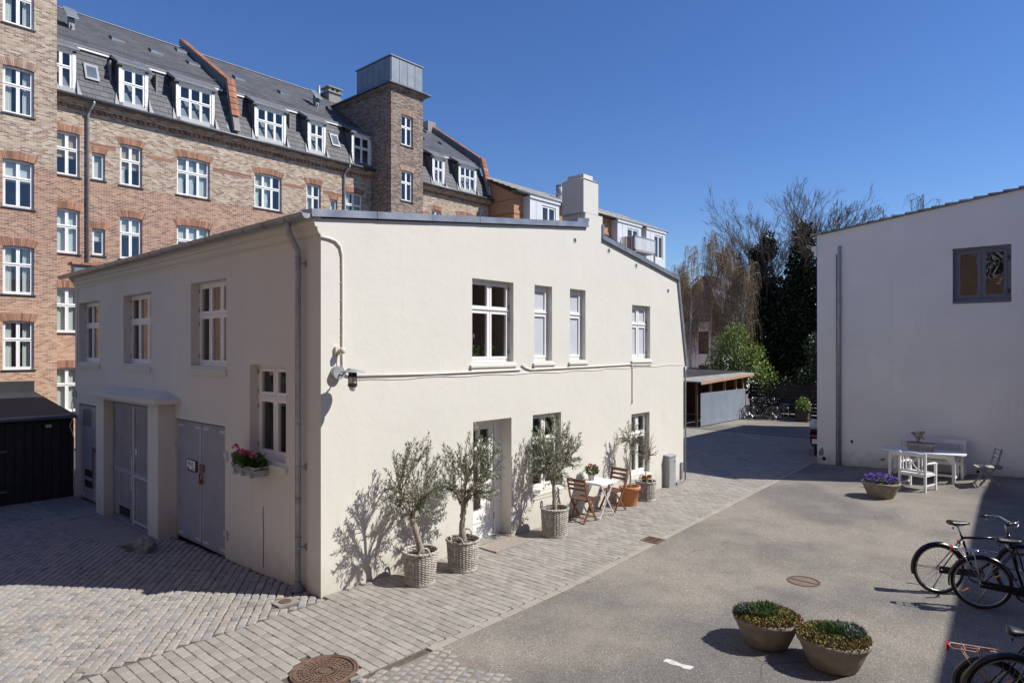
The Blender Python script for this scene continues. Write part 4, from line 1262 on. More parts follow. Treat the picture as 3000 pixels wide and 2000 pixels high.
for k in range(n):       # segmental head board
    t0, t1 = k/n, (k+1)/n
    f_ = lambda t: 6.075 - .02 - .11*(2*t-1)**2
    a, b = lerp(5.20, 6.42, t0), lerp(5.20, 6.42, t1)
    s.add([(a,.06,f_(t0)),(b,.06,f_(t1)),(b,.06,6.074),(a,.06,6.074),(a,.10,f_(t0)),(b,.10,f_(t1))], [(0,1,2,3),(0,4,5,1)])
s.build('arched_head', 'frame_bluegrey', w)
for zz in (4.9, 5.75): MB(TR, True).box(6.36, 6.40, .05, .09, zz-.06, zz+.06).build('hinge', 'black_metal', w)
m = MB(world=True); m.box(XR+2.2, XR+2.3, -6.7, -2, 3.6, 6.6); m.box(XR+.3, XR+2.2, -6.7, -2, 3.9, 4.0); m.build('inner_walls', 'dark_room', rb)
m = MB(world=True); m.tube([(XR-.055,-2.43,.0),(XR-.055,-2.43,6.33),(XR-.05,-2.43,6.38),(XR+.02,-2.43,6.42)], .042, 10); m.tube([(XR-.035,-2.345,.0),(XR-.035,-2.345,6.2)], .014, 6); m.build('downpipe', 'galv', rb, True)
# a patch of damaged render low on the wall
for (y, z, w_, h_) in ((-1.93,.36,.09,.16),(-2.0,.18,.07,.08),(-2.75,.75,.05,.07),(-3.55,.33,.10,.05),(-6.15,.42,.12,.08),(-5.75,.25,.06,.06)):
    s = MB(world=True); n = 9
    s.add([(XR-.003, y+w_*math.cos(k/n*6.283)*U(.5,1), z+h_*math.sin(k/n*6.283)*U(.5,1)) for k in range(n)], [tuple(range(n-1,-1,-1))]); s.build('bare_patch', 'concrete' if w_ > .08 else 'dark_slot', rb)

# ------------------------------------------------------------------ buildings round the court outside the picture (they shade it and show in the panes)
cb = thing('courtyard_range', 'brick range whose long straight shadow lies across the parked bicycles', 'building', (6,-13,0))
def skew(x, y, z): return (x, y + .068*(x-12.6), z)
m = MB(skew, True); m.box(-9, 26, -22, -12.45, -.4, 7.25); m.build('wall', 'brick_court', cb)
m = MB(skew, True); m.box(-9.2, 26.2, -22.3, -12.25, 7.25, 7.40); m.ext([(-22.3,7.4),(-12.25,7.4),(-17.3,9.2)], 'x', -9.2, 26.2); m.build('roof', 'roof_tile_grey', cb)
bk = thing('brick_rear_house', 'brick house with white windows mirrored in the blue-grey window', 'apartment building', (-8,-4,0))
TB = frame((-6.4,0,0), (0,1,0), (-1,0,0))
m = MB(world=True)
hb = []
for z in (1.2, 4.2, 7.2):
    for u in (-20,-17,-13.5,-10.5,-4.5,-1.8,1.2): hb.append((u, u+1.1, z, z+1.7))
panel(m, TB, -24, 4.5, -.4, 11.5, hb, .12); m.quad((-6.4,4.5,-.4),(-6.4,4.5,11.5),(-16,4.5,11.5),(-16,4.5,-.4)); m.build('wall', 'brick_court', bk)
for h in hb: window(bk, TB, *h, .11, 2, .62, fr=.06, sw=.05, gm='black_paint')
m = MB(world=True); m.ext([(-6.1,11.5),(-16,11.5),(-11,14.5)], 'y', -24, 4.7); m.build('roof', 'roof_tile_grey', bk)

# ------------------------------------------------------------------ sheds, fence and the far house
bs = thing('black_shed', 'low black boarded shed with felt roof against the cream house', 'shed', (-3,11.2,-.25))
m = MB(world=True); m.box(-9.0, -.03, 11.25, 15.0, -.6, 1.70); m.build('wall', 'black_shed', bs)
x = -9.0
while x < -.1:
    m = MB(world=True); w = .185; m.box(x, min(x+w-.012, -.03), 11.215, 11.25, -.45, 1.66); m.build('board', 'black_shed', bs); x += w
for (xa, zz) in [(x, z) for x in (-2.75, -2.15, -1.50) for z in (1.0, .05)]:
    m = MB(world=True); m.box(xa-.12, xa+.12, 11.195, 11.214, zz-.02, zz+.02); m.build('hinge', 'lead', bs)
m = MB(world=True)
m.add([(-9.1,11.05,1.78),(-.02,11.05,1.78),(-.02,15.2,2.22),(-9.1,15.2,2.22),(-9.1,11.05,1.70),(-.02,11.05,1.70),(-.02,15.2,2.12),(-9.1,15.2,2.12)], [(0,1,2,3),(4,5,1,0),(7,6,5,4),(1,5,6,2),(3,7,4,0),(2,6,7,3)])
m.box(-9.1,-.02,15.05,15.25,2.2,2.50); m.build('roof', 'shed_felt', bs)
m = MB(world=True); m.tube([(-9.1,10.99,1.74),(-.05,10.99,1.76)], .055, 8); m.build('gutter', 'zinc', bs, True)
m = MB(world=True); m.box(-.62, -.50, 11.19, 11.214, 1.50, 1.57); m.build('lamp', 'lamp_glass', bs)
# gutter outlet and junction box on the corner of the house
jb = thing('junction_box', 'small pale junction box with loose cable at the far corner of the shaded wall', 'junction box', (-.03,11.12,1.9))
m = MB(); m.box(-.05, .02, -.06, .06, .33, .48); m.build('box', 'beige_plastic', jb)
m = MB(); m.tube([(-.03,0,.33),(-.09,-.02,.1),(-.02,-.05,-.1),(-.11,-.02,-.4),(-.05,0,-.55),(-.02,0,-.7),(-.02,0,-2.0)], .012, 5); m.build('cable', 'cable_cream', jb, True)

sh = thing('bicycle_shed', 'open bicycle shed with pale corrugated side and mossy sheet roof', 'shed', (24.5,6.2,0))
m = MB(world=True)
n = 0; x = 22.05; V = []; F = []
while x < 27.1:
    V += [(x, 4.97 + (.024 if n % 2 else -.024), .03), (x, 4.97 + (.024 if n % 2 else -.024), 1.49)]
    x += .08; n += 1
for k in range(n-1): F.append((2*k, 2*k+2, 2*k+3, 2*k+1))
m.add(V, F); m.build('corrugated_side', 'corrugated', sh)
m = MB(world=True); m.quad((27.12,4.97,.03),(27.12,9.0,.03),(27.12,9.0,2.3),(27.12,4.97,2.2)); m.quad((22.05,9,.0),(22.05,9,2.3),(27.12,9,2.3),(27.12,9,.0)); m.build('back_boarding', 'shed_wood', sh)
for (x, y) in ((22.0,5.10),(22.0,7.9),(23.4,5.10),(24.9,5.10),(26.2,5.10),(27.05,5.10)):
    m = MB(world=True); m.box(x-.05, x+.05, y-.05, y+.05, -.05, 2.05); m.build('post', 'shed_wood' if x < 22.5 and y > 6 else 'shed_wood_pale' if y < 6 and x > 22.3 else 'shed_wood', sh)
m = MB(world=True)
m.add([(21.4,4.65,2.04),(27.3,4.65,2.27),(27.3,8.4,2.33),(21.4,8.4,2.10),(21.4,4.65,1.99),(27.3,4.65,2.22),(27.3,8.4,2.28),(21.4,8.4,2.05)], [(0,1,2,3),(4,5,1,0),(7,6,5,4),(3,7,4,0),(1,5,6,2)])
m.build('roof_sheet', 'eternit', sh)
m = MB(world=True); m.add([(21.42,4.62,1.90),(27.3,4.62,2.12),(27.3,4.62,2.24),(21.42,4.62,2.02),(21.42,4.66,1.90),(27.3,4.66,2.12),(27.3,4.66,2.24),(21.42,4.66,2.02)], [(0,1,2,3),(3,2,6,7),(0,4,5,1)]); m.build('fascia', 'shed_wood_pale', sh)
m = MB(world=True); m.add([(22.6,6.2,2.13),(27.6,5.2,2.33),(27.6,9.3,2.52),(21.6,9.3,2.34),(22.6,6.2,2.08),(27.6,5.2,2.28),(27.6,9.3,2.3),(21.6,9.3,2.1)], [(0,1,2,3),(4,5,1,0),(3,7,4,0),(1,5,6,2)]); m.build('felt_roof', 'shed_felt', sh)
fn = thing('slatted_fence', 'dark horizontal board fence behind the parked bicycles', 'fence', (28.3,2.5,0))
for k in range(9):
    for (ya, yb) in ((-3.5,-.6),(-.6,2.3),(2.3,5.2)):
        m = MB(world=True); m.box(28.25+(.03 if k % 2 else 0), 28.28+(.03 if k % 2 else 0), ya+.01, yb-.01, .08+k*.18, .22+k*.18); m.build('slat', 'fence_wood', fn)
for y in (-3.5,-.6,2.3,5.2):
    m = MB(world=True); m.box(28.32, 28.42, y-.05, y+.05, -.2, 1.75); m.build('post', 'fence_wood', fn)
fh = thing('white_villa', 'white villa with dark slate roof half hidden behind the birches', 'house', (52,15,0))
m = MB(world=True)
TF = frame((48,0,0), (0,-1,0), (1,0,0))
hf = [(-17.55,-16.6,3.1,5.0), (-17.55,-16.6,.5,2.1), (-14.6,-13.7,3.1,5.0)]
panel(m, TF, -21, -15.4, -.3, 6.0, [h for h in hf if h[1] < -15.4], .1)
TF2 = frame((0,15.4,0), (1,0,0), (0,1,0))
hf2 = [(49.5,50.6,3.1,5.0),(52.3,53.4,3.1,5.0),(55.2,56.3,3.1,5.0),(49.5,50.6,.4,2.1)]
panel(m, TF2, 48, 62, -.3, 6.0, hf2, .1)
m.build('wall', 'render_white_far', fh)
for h in hf[:2]: window(fh, TF, *h, .08, 2, .6, fm='shed_wood', fr=.07, sw=.06, sill='concrete')
for h in hf2: window(fh, TF2, *h, .08, 2, .6, fm='shed_wood', fr=.07, sw=.06, sill='concrete')
m = MB(world=True)
m.add([(47.6,15.0,5.95),(47.6,21.4,5.95),(62,21.4,5.95),(62,15.0,5.95),(50.6,18.2,10.2),(62,18.2,10.2)], [(0,4,1),(0,3,5,4),(1,4,5,2)])
m.box(47.55,62,14.95,21.45,5.85,5.95); m.build('roof', 'slate', fh)
for x in (50.5, 52.2, 54.3):
    m = MB(world=True); a = (18.2-15.0)/4.25
    for (x0, x1) in ((x, x+.75),):
        y0, y1 = 15.9, 16.9; z0, z1 = 5.95+(y0-15)/a+.08, 5.95+(y1-15)/a+.08
        m.add([(x0,y0,z0),(x1,y0,z0),(x1,y1,z1),(x0,y1,z1),(x0,y0,z0-.1),(x1,y0,z0-.1),(x1,y1,z1-.1),(x0,y1,z1-.1)], [(0,1,2,3),(4,5,1,0),(0,3,7,4),(1,5,6,2)])
    m.build('roof_light', 'zinc_light', fh)
m = MB(world=True); m.quad((48.5,20.5,0),(48.5,15.9,0),(48.5,15.9,5.8),(48.5,20.5,5.8)); m.quad((48.5,16.2,0),(61,16.2,0),(61,16.2,5.8),(48.5,16.2,5.8)); m.build('inner_walls', 'dark_room', fh)

# ------------------------------------------------------------------ fittings fixed to the cream house
lamp = thing('wall_lamp', 'galvanised wall lamp with caged lantern on a bent arm, near the house corner', 'lamp', (.24,-.0,3.06))
m = MB(); TLm = lambda x, y, z: (x, y, z)
def disc_y(mb, cx, cz, r, y0, y1, n=24, r1=None):
    r1 = r if r1 is None else r1
    V = [(cx+r*math.cos(6.2832*k/n), y0, cz+r*math.sin(6.2832*k/n)) for k in range(n)] + [(cx+r1*math.cos(6.2832*k/n), y1, cz+r1*math.sin(6.2832*k/n)) for k in range(n)]
    mb.add(V, [tuple(range(n)), tuple(range(2*n-1, n-1, -1))] + [(k, k+n, (k+1) % n+n, (k+1) % n) for k in range(n)])
disc_y(m, 0, .02, .093, -.085, -.001); m.build('mount', 'galv', lamp, False)
m = MB(); m.tube([(.0,-.085,.0),(-.005,-.15,-.02),(.0,-.26,.06),(0,-.30,.075),(0,-.36,.075)], .011, 8); m.build('arm', 'black_metal', lamp, True)
m = MB(); m.lathe([(.03,.08),(.165,.045),(.17,.035),(.03,.035)], 28, (0,-.40,0)); m.build('hood', 'galv', lamp, True)
m = MB(); m.lathe([(.045,.035),(.05,-.02),(.05,-.10),(.045,-.12)], 18, (0,-.40,0)); m.lathe([(.052,-.15),(.048,-.185),(.03,-.215),(.008,-.225)], 18, (0,-.40,0)); m.build('glass', 'lamp_glass', lamp, True)
m = MB(); m.lathe([(.062,-.12),(.066,-.155),(.05,-.156)], 18, (0,-.40,0)); m.lathe([(.058,.035),(.055,-.03),(.05,-.03)], 18, (0,-.40,0))
for k in range(6):
    a = 6.2832*k/6; m.tube([(.06*math.cos(a), -.40+.06*math.sin(a), .03), (.062*math.cos(a), -.40+.062*math.sin(a), -.13)], .004, 5)
m.build('cage', 'black_metal', lamp)
sens = thing('motion_sensor', 'beige motion sensor with swivel head above the wall lamp', 'sensor', (.255,0,3.39))
m = MB(); m.box(-.045, .03, -.045, -.001, -.055, .055); m.build('base', 'beige_plastic', sens)
m = MB(); m.tube([(0,-.045,0),(.01,-.09,0)], .02, 8); m.lathe([(.018,-.045),(.042,-.03),(.045,.02),(.03,.045)], 14, (.015,-.115,0)); m.build('head', 'beige_plastic', sens, True)
m = MB(); m.tube([(.0,-.01,-.055),(.0,-.012,-.2),(.02,-.02,-.27)], .006, 5); m.build('cable', 'cable_cream', sens, True)
ub = thing('utility_cabinet', 'grey upright electricity cabinet against the sunny wall near the far corner', 'cabinet', (9.80,-.075,0))
m = MB(); m.box(-.17, .17, -.08, .065, 0, .74); m.build('body', 'gran_grey', ub)
m = MB(); m.add([(-.18,-.095,.74),(.18,-.095,.74),(.18,.07,.76),(-.18,.07,.76),(-.18,-.095,.775),(.18,-.095,.775),(.18,.07,.80),(-.18,.07,.80)], [(0,1,5,4),(1,2,6,5),(2,3,7,6),(3,0,4,7),(4,5,6,7),(3,2,1,0)]); m.build('lid', 'gran_grey', ub)
m = MB(); m.box(-.15, .15, -.086, -.08, .05, .70); m.build('door', 'gran_grey', ub)
m = MB(); m.box(.09, .12, -.093, -.086, .60, .65); m.build('lock', 'black_metal', ub)
pc = tag(MB().box(10.50, 10.58, -.05, -.004, .06, .50).build('pipe_cover', 'galv'), 'narrow galvanised pipe cover low on the wall end', 'pipe cover')
kb = tag(MB().box(10.02, 10.35, -.17, -.02, -.01, .075).build('loose_kerbstone', 'concrete'), 'short loose concrete block lying at the foot of the sunny wall', 'concrete block')
dm = tag(MB().box(3.02, 3.92, -.50, -.04, .0, .022).build('doormat', 'doormat'), 'brown doormat lying in front of the entrance door', 'doormat')
fe = MB(); fe.box(3.0, 3.94, -.515, -.501, -.002, .025); fe.build('mat_edge', 'galv', dm)
rk = MB(); r2 = random.Random(5)
pr_ = []
for (z, s_) in ((-.02,.9),(.09,1.1),(.18,.92),(.22,.5)):
    for k in range(10):
        a = 6.2832*k/10; q = r2.uniform(.82, 1.12)
        pr_.append((-.72+.15*s_*q*math.cos(a), 4.42+.27*s_*q*math.sin(a), G(-.75,4.4)+z+r2.uniform(-.02,.02)))
rk.add(pr_, [(i*10+k, i*10+(k+1) % 10, (i+1)*10+(k+1) % 10, (i+1)*10+k) for i in range(3) for k in range(10)] + [tuple(range(30,40))])
tag(rk.build('boulder', 'boulder'), 'mossy boulder lying beside the porch pillar', 'boulder')

# flower box under the shaded ground-floor window
fb = thing('flower_box', 'grey window box of pink geraniums hung below the shaded window', 'flower box', (-.17,1.72,1.50))
m = MB()
m.add([(-.075,-.34,0),(.075,-.34,0),(.075,.34,0),(-.075,.34,0),(-.11,-.39,.15),(.11,-.39,.15),(.11,.39,.15),(-.11,.39,.15),(-.10,-.38,.15),(.10,-.38,.15),(.10,.38,.15),(-.10,.38,.15),(-.10,-.38,.12),(.10,-.38,.12),(.10,.38,.12),(-.10,.38,.12)],
      [(3,2,1,0),(0,1,5,4),(1,2,6,5),(2,3,7,6),(3,0,4,7),(4,5,9,8),(5,6,10,9),(6,7,11,10),(7,4,8,11),(8,9,13,12),(9,10,14,13),(10,11,15,14),(11,8,12,15)]); m.build('trough', 'galv', fb)
m = MB(); m.box(-.10,.10,-.38,.38,.10,.125); m.build('soil', 'soil', fb)
for y in (-.25,.02,.28): MB().box(-.115,-.10,y-.015,y+.015,-.02,.06).box(-.10,.17,y-.01,y+.01,-.02,-.005).build('bracket', 'galv', fb)
def clump(mb, c, rad, n, L, W, up=.5):
    for _ in range(n):
        a = U(0, 6.2832); q = math.sqrt(U(0,1)); z = U(0,1)
        p = (c[0]+rad[0]*q*math.cos(a), c[1]+rad[1]*q*math.sin(a), c[2]+rad[2]*z)
        d = Vector((math.cos(a)*q, math.sin(a)*q, U(-.2, up)))
        mb.leaf(p, d, L*U(.6,1.2), W*U(.7,1.2))
def umbel(mb, c, r, n=26):
    for _ in range(n):
        d = Vector((U(-1,1), U(-1,1), U(-.4,1))).normalized()
        mb.leaf(Vector(c)+d*r*.45, d, r*.8, r*.7)
m = MB(); clump(m, (0,0,.13), (.13,.40,.17), 420, .075, .06); 
for y, z in ((.33,.34),(.17,.28),(.06,.30),(-.22,.27)): m.tube([(0,y*.8,.15),(-.04,y,z)], .004, 4)
m.build('foliage', 'leaf_green', fb)
for y, z in ((.34,.38),(.20,.32),(.07,.33),(-.02,.32),(-.24,.31)):
    m = MB(); umbel(m, (-.05,y,z), .055, 34); m.build('flower_head', 'petal_pink', fb)

# plants on the sill of the upper window
def pot_plant(loc, label, potm, leafm, petm, h=.14, r=.07, bloom=1, name='potted_flower', blooms=None, nleaf=160):
    o = thing(name, label, 'potted plant', loc)
    m = MB(); m.lathe([(r*.72,0),(r*.95,h*.8),(r*1.06,h*.82),(r*1.06,h),(r*.92,h),(r*.9,h*.86)], 18); m.build('pot', potm, o, True)
    m = MB(); m.lathe([(r*.9,h*.82),(r*.9,h*.86)], 14); m.build('soil', 'soil', o)
    m = MB(); clump(m, (0,0,h*.9), (r*1.5,r*1.5,.16), nleaf, .06, .045, .8); m.build('foliage', leafm, o)
    for (x, y, z) in (blooms or [(0,0,h+.22)]):
        m = MB(); m.tube([(0,0,h*.9),(x*.6,y*.6,z*.7),(x,y,z)], .003, 4); umbel(m, (x,y,z), .04, 26); m.build('flower_head', petm, o)
    return o
pot_plant((3.22,.30,3.19), 'potted pink geranium behind the left pane of the upper window', 'clay_grey', 'leaf_green', 'petal_pale', .12, .07, blooms=[(.0,-.02,.46),(.03,0,.42),(-.04,.01,.40)], nleaf=260)
pot_plant((3.68,.33,3.19), 'small pot with one pink bloom behind the right pane of the upper window', 'clay_grey', 'leaf_green', 'petal_pale', .16, .05, blooms=[(.0,0,.36)], nleaf=60)
SH = MB(world=True); SH.box(2.96, 3.99, .20, .42, 3.14, 3.185); SH.build('inner_sill', 'white_paint', house)

# ------------------------------------------------------------------ covers, grates, paint on the ground
mh = thing('manhole_cover', 'large rusty cast-iron manhole cover set in the pale paving at the front', 'manhole cover', (-1.12,-1.86,G(-1.12,-1.86)))
m = MB(); m.lathe([(.355,-.03),(.355,.006),(.335,.008),(.33,-.002),(.325,.006),(.305,.008),(.30,-.006),(.295,-.008)], 48); m.build('ring', 'rusty_iron', mh)
m = MB()
for rr in (.09, .14, .18, .22, .26):
    m.tube([(rr*math.cos(6.2832*k/36), rr*math.sin(6.2832*k/36), -.003) for k in range(36)], .005, 4, closed=True)
for k in range(28):
    a = 6.2832*k/28; m.tube([(.10*math.cos(a), .10*math.sin(a), -.003), (.29*math.cos(a), .29*math.sin(a), -.003)], .005, 4)
m.lathe([(.06,-.012),(.06,.002),(.045,.003)], 20)
m.build('pattern', 'rusty_iron', mh)
m = MB(); m.lathe([(.298,-.04),(.298,-.010)], 40); m.build('plate', 'rusty_iron', mh)
m2 = thing('round_drain_grate', 'round slotted iron drain grate sunk in the asphalt', 'drain grate', (5.05,-4.78,G(5,-4.8)))
m = MB(); m.lathe([(.23,-.02),(.23,.008),(.20,.008),(.195,-.01)], 36); m.box(-.02,.02,-.2,.2,-.012,.006)
for k in range(-6, 7):
    y = k*.03; w = math.sqrt(.2**2-y*y); m.box(-w, w, y-.008, y+.008, -.014, .002)
m.build('bars', 'rusty_iron', m2)
m = MB(); m.lathe([(.2,-.03),(.2,-.016)], 30); m.build('sump', 'dark_slot', m2)
g2 = thing('square_gully_grate', 'square rusty gully grate in the edge of the pale paving', 'drain grate', (5.42,-2.08,G(5.4,-2.1)), .05)
m = MB()
for x0, x1, y0, y1 in ((-.17,.17,-.17,-.13),(-.17,.17,.13,.17),(-.17,-.13,-.13,.13),(.13,.17,-.13,.13)): m.box(x0, x1, y0, y1, -.03, .012)
for k in range(-2, 3): m.box(k*.05-.012, k*.05+.012, -.13, .13, -.02, .010)
m.box(-.13,.13,-.012,.012,-.02,.008); m.build('bars', 'rusty_iron', g2)
m = MB(); m.box(-.13,.13,-.13,.13,-.05,.004); m.build('sump', 'dark_slot', g2)
sc = thing('small_round_cover', 'small round rusty cover in a concrete collar by the downpipe', 'cover', (-.41,.22,G(-.41,.22)))
m = MB(); m.box(-.15,.15,-.12,.12,-.03,.002); m.build('collar', 'concrete', sc)
m = MB(); m.lathe([(.085,-.01),(.085,.010),(.07,.014)], 24); m.build('lid', 'rusty_iron', sc)
fl = thing('pale_floor_plate', 'pale rectangular cover plate in the paving beyond the house', 'cover', (12.15,-.35,0), .1)
m = MB(); m.box(-.35,.35,-.16,.16,-.01,.006); m.build('plate', 'zinc_light', fl)
pm = MB(); n = 8
V = []
for k in range(n+1):
    t_ = k/n; V += [(1.53+.012*math.sin(k)+.02*t_, lerp(-4.45,-4.76,t_), .004), (1.445+.012*math.sin(k*1.7)+.02*t_, lerp(-4.45,-4.76,t_), .004)]
pm.add(V, [(2*k, 2*k+2, 2*k+3, 2*k+1) for k in range(n)])
tag(pm.build('painted_mark', 'road_paint'), 'short worn white paint dash on the asphalt', 'road marking')

# ------------------------------------------------------------------ wicker baskets and potted trees
def basket_mesh(o, r0, r1, h, rows=20, stakes=26, handles=True):
    m = MB()
    for k in range(rows):
        t_ = (k+.5)/rows; rr = lerp(r0, r1, t_); z = .012 + (h-.03)*t_
        ph = math.pi*(k % 2); nseg = stakes*4
        m.tube([((rr + .009*math.cos(q/nseg*stakes*math.pi + ph))*math.cos(6.28318*q/nseg), (rr + .009*math.cos(q/nseg*stakes*math.pi + ph))*math.sin(6.28318*q/nseg), z+U(-.001,.001)) for q in range(nseg)], (h-.03)/rows*.52, 5, closed=True)
    for k in range(stakes):
        a = 6.28318*k/stakes; m.tube([(r0*math.cos(a), r0*math.sin(a), 0), (r1*math.cos(a), r1*math.sin(a), h)], .010, 5)
    b = m.build('woven_wall', 'wicker', o, True)
    m = MB()
    for q in range(2):
        n = 72
        m.tube([((r1+.004+.012*math.cos(k/n*6.28318*12+q*math.pi))*math.cos(6.28318*k/n), (r1+.004+.012*math.cos(k/n*6.28318*12+q*math.pi))*math.sin(6.28318*k/n), h+.008*math.sin(k/n*6.28318*12+q*math.pi)) for k in range(n)], .014, 6, closed=True)
        m.tube([((r0+.006)*math.cos(6.28318*k/40), (r0+.006)*math.sin(6.28318*k/40), .012+q*.02) for k in range(40)], .012, 5, closed=True)
    m.build('rim', 'wicker', b, True)
    if handles:
        for a0 in (.9, .9+math.pi):
            m = MB(); n = 14
            pts = []
            for k in range(n+1):
                t_ = math.pi*k/n; a = a0 + .30*math.cos(t_)*1.0
                pts.append(((r1+.01)*math.cos(a), (r1+.01)*math.sin(a), h+.10*math.sin(t_)))
            m.tube(pts, .014, 6); m.build('handle', 'wicker', b, True)
    m = MB(); n = 28
    m.lathe([(r1-.015,h-.07),(r1*.6,h-.045),(.03,h-.03)], 20, cap0=False); m.build('soil', 'soil', o, True)
    m = MB(); m.lathe([(r0-.012,.006),(r1-.014,h-.06)], 26, cap1=False); m.build('liner', 'dark_slot', b)

def olive(loc, label, trunk, crown, ntw, lv, seed, pot, name='potted_olive_tree', leafm='olive_leaf', tr=.035, leafL=.068, spray=.34, group=None, rz=0.0):
    """trunk: list of points; crown: (cx,cy,cz, rx,ry,rz) ellipsoid the twig tips reach"""
    global rng
    keep = rng; rng = random.Random(seed)
    o = thing(name, label, 'potted tree', loc, rz, group)
    pot(o)
    m = MB(); n = len(trunk)
    pts = [Vector(p) for p in trunk]
    fine = []
    for i in range(n-1):
        for q in range(4): fine.append(pts[i].lerp(pts[i+1], q/4) + Vector((U(-1,1),U(-1,1),0))*tr*.18)
    fine.append(pts[-1])
    m.tube(fine, [tr*lerp(1.25, .72, i/len(fine))*U(.9,1.1) for i in range(len(fine))], 9)
    top = pts[-1]
    limbs = []
    for k in range(6):
        a = 6.2832*k/6 + U(-.4,.4)
        e = top + Vector((math.cos(a)*crown[3]*.42, math.sin(a)*crown[4]*.42, (crown[2]-top.z)*U(.35,.95)))
        mid = top.lerp(e, .5) + Vector((0,0,.04))
        st_ = pts[-2].lerp(top, U(.55,1.0))
        m.tube([st_, mid, e], [tr*.55, tr*.38, tr*.24], 6); limbs.append((st_, mid, e))
    m.build('trunk', 'bark_olive', o, True)
    tw = MB(); lf_ = MB()
    for k in range(ntw):
        while True:
            d = Vector((U(-1,1), U(-1,1), U(-.95,1)))
            if .25 < d.length < 1: break
        q = .62 + .48*U(0,1)**.6
        d = d.normalized()*q
        tip = Vector((crown[0]+d.x*crown[3], crown[1]+d.y*crown[4], crown[2]+d.z*crown[5]))
        if d.z > .2 and U(0,1) < .35: tip.z += U(.05,.20); 
        L = min(limbs, key=lambda l: (l[2]-tip).length + U(0,.25))
        s0 = L[1].lerp(L[2], U(.2,1.0))
        mid = s0.lerp(tip, .55) + Vector((U(-1,1),U(-1,1),U(-.2,1)))*.05
        P = [s0, s0.lerp(mid,.5)+Vector((0,0,.01)), mid, mid.lerp(tip,.5)+Vector((0,0,.012)), tip]
        tw.tube(P, [.0055,.0048,.004,.003,.0015], 4, cap=False)
        Ltot = sum((P[i+1]-P[i]).length for i in range(4))
        nl = max(6, int(lv*U(.75,1.25)))
        for j in range(nl):
            t_ = 1 - (j/nl)*min(.95, spray/max(Ltot,.05)*1.25)
            i_ = min(3, int(t_*4)); pp = P[i_].lerp(P[i_+1], t_*4-i_)
            ax = (P[i_+1]-P[i_]).normalized()
            sd = Vector((U(-1,1),U(-1,1),U(-1,1))); sd = (sd - ax*sd.dot(ax)).normalized()
            dd = (ax*U(.5,1.1) + sd*U(.6,1.0) + Vector((0,0,.15)))
            lf_.leaf(pp, dd, leafL*U(.65,1.25), leafL*.24*U(.8,1.25))
    c = tw.build('twigs', 'twig_olive', o, True)
    lf_.build('crown', leafm, o)
    rng = keep
    return o
OG = 'potted trees along the sunny wall'
olive((1.27,-.60,0), 'olive tree with leaning trunk in the wicker basket nearest the house corner', [(0.02,-.02,.40),(-.04,.0,.62),(-.09,.03,.82),(-.14,.05,.98)], (-.05,.0,1.45,.54,.48,.56), 112, 27, 21, lambda o: basket_mesh(o, .205, .25, .47, 26, 30), tr=.046, group=OG, rz=.2)
olive((2.10,-.64,0), 'olive tree in the wicker basket just left of the entrance door', [(0,0,.40),(-.01,.0,.62),(.0,.01,.82),(.02,.02,1.0)], (.14,.0,1.52,.56,.50,.58), 130, 28, 22, lambda o: basket_mesh(o, .215, .245, .46, 26, 30), tr=.048, group=OG, rz=-.4)
olive((4.52,-.56,0), 'dense olive tree in the wicker basket between the door and the bistro table', [(0,0,.42),(.01,.0,.60),(.03,.0,.78),(.05,.0,.93)], (.10,.0,1.44,.62,.54,.60), 150, 30, 23, lambda o: basket_mesh(o, .22, .245, .50, 28, 30), tr=.040, group=OG, rz=1.1)
def terr(o):
    m = MB(); m.lathe([(.155,0),(.16,.02),(.205,.34),(.225,.345),(.235,.36),(.235,.41),(.225,.42),(.205,.42),(.20,.36)], 36, cap1=False); m.build('pot', 'terracotta', o, True)
    m = MB(); m.lathe([(.20,.36),(.1,.385),(.02,.39)], 20, cap0=False); m.build('soil', 'soil', o, True)
    m = MB(); clump(m, (0,0,.375), (.17,.17,.03), 140, .035, .02, .6); m.build('weeds', 'sedum_green', o)
olive((7.46,-.36,0), 'tall sparse olive sapling with curved stem in a terracotta pot', [(0,0,.36),(.03,.0,.62),(-.02,.0,.85),(.05,.0,1.1),(.06,0,1.32)], (.02,.02,1.42,.26,.28,.42), 46, 16, 24, terr, tr=.016, group=OG, spray=.25)
olive((8.13,-.37,0), 'small round-headed tree in a wicker basket with red flowers', [(0,0,.36),(.0,.0,.62),(.01,.0,.80)], (.0,.0,1.12,.24,.26,.30), 60, 9, 25, lambda o: basket_mesh(o, .20, .225, .42, 22), tr=.010, leafL=.042, group=OG, spray=.2)
pot_plant((8.05,-.45,.36), 'red geranium planted at the front of the last wicker basket', 'soil', 'leaf_green', 'petal_red', .03, .06, blooms=[(-.1,0,.16),(.02,-.03,.19),(.10,.02,.13),(.0,.08,.17)], nleaf=120)

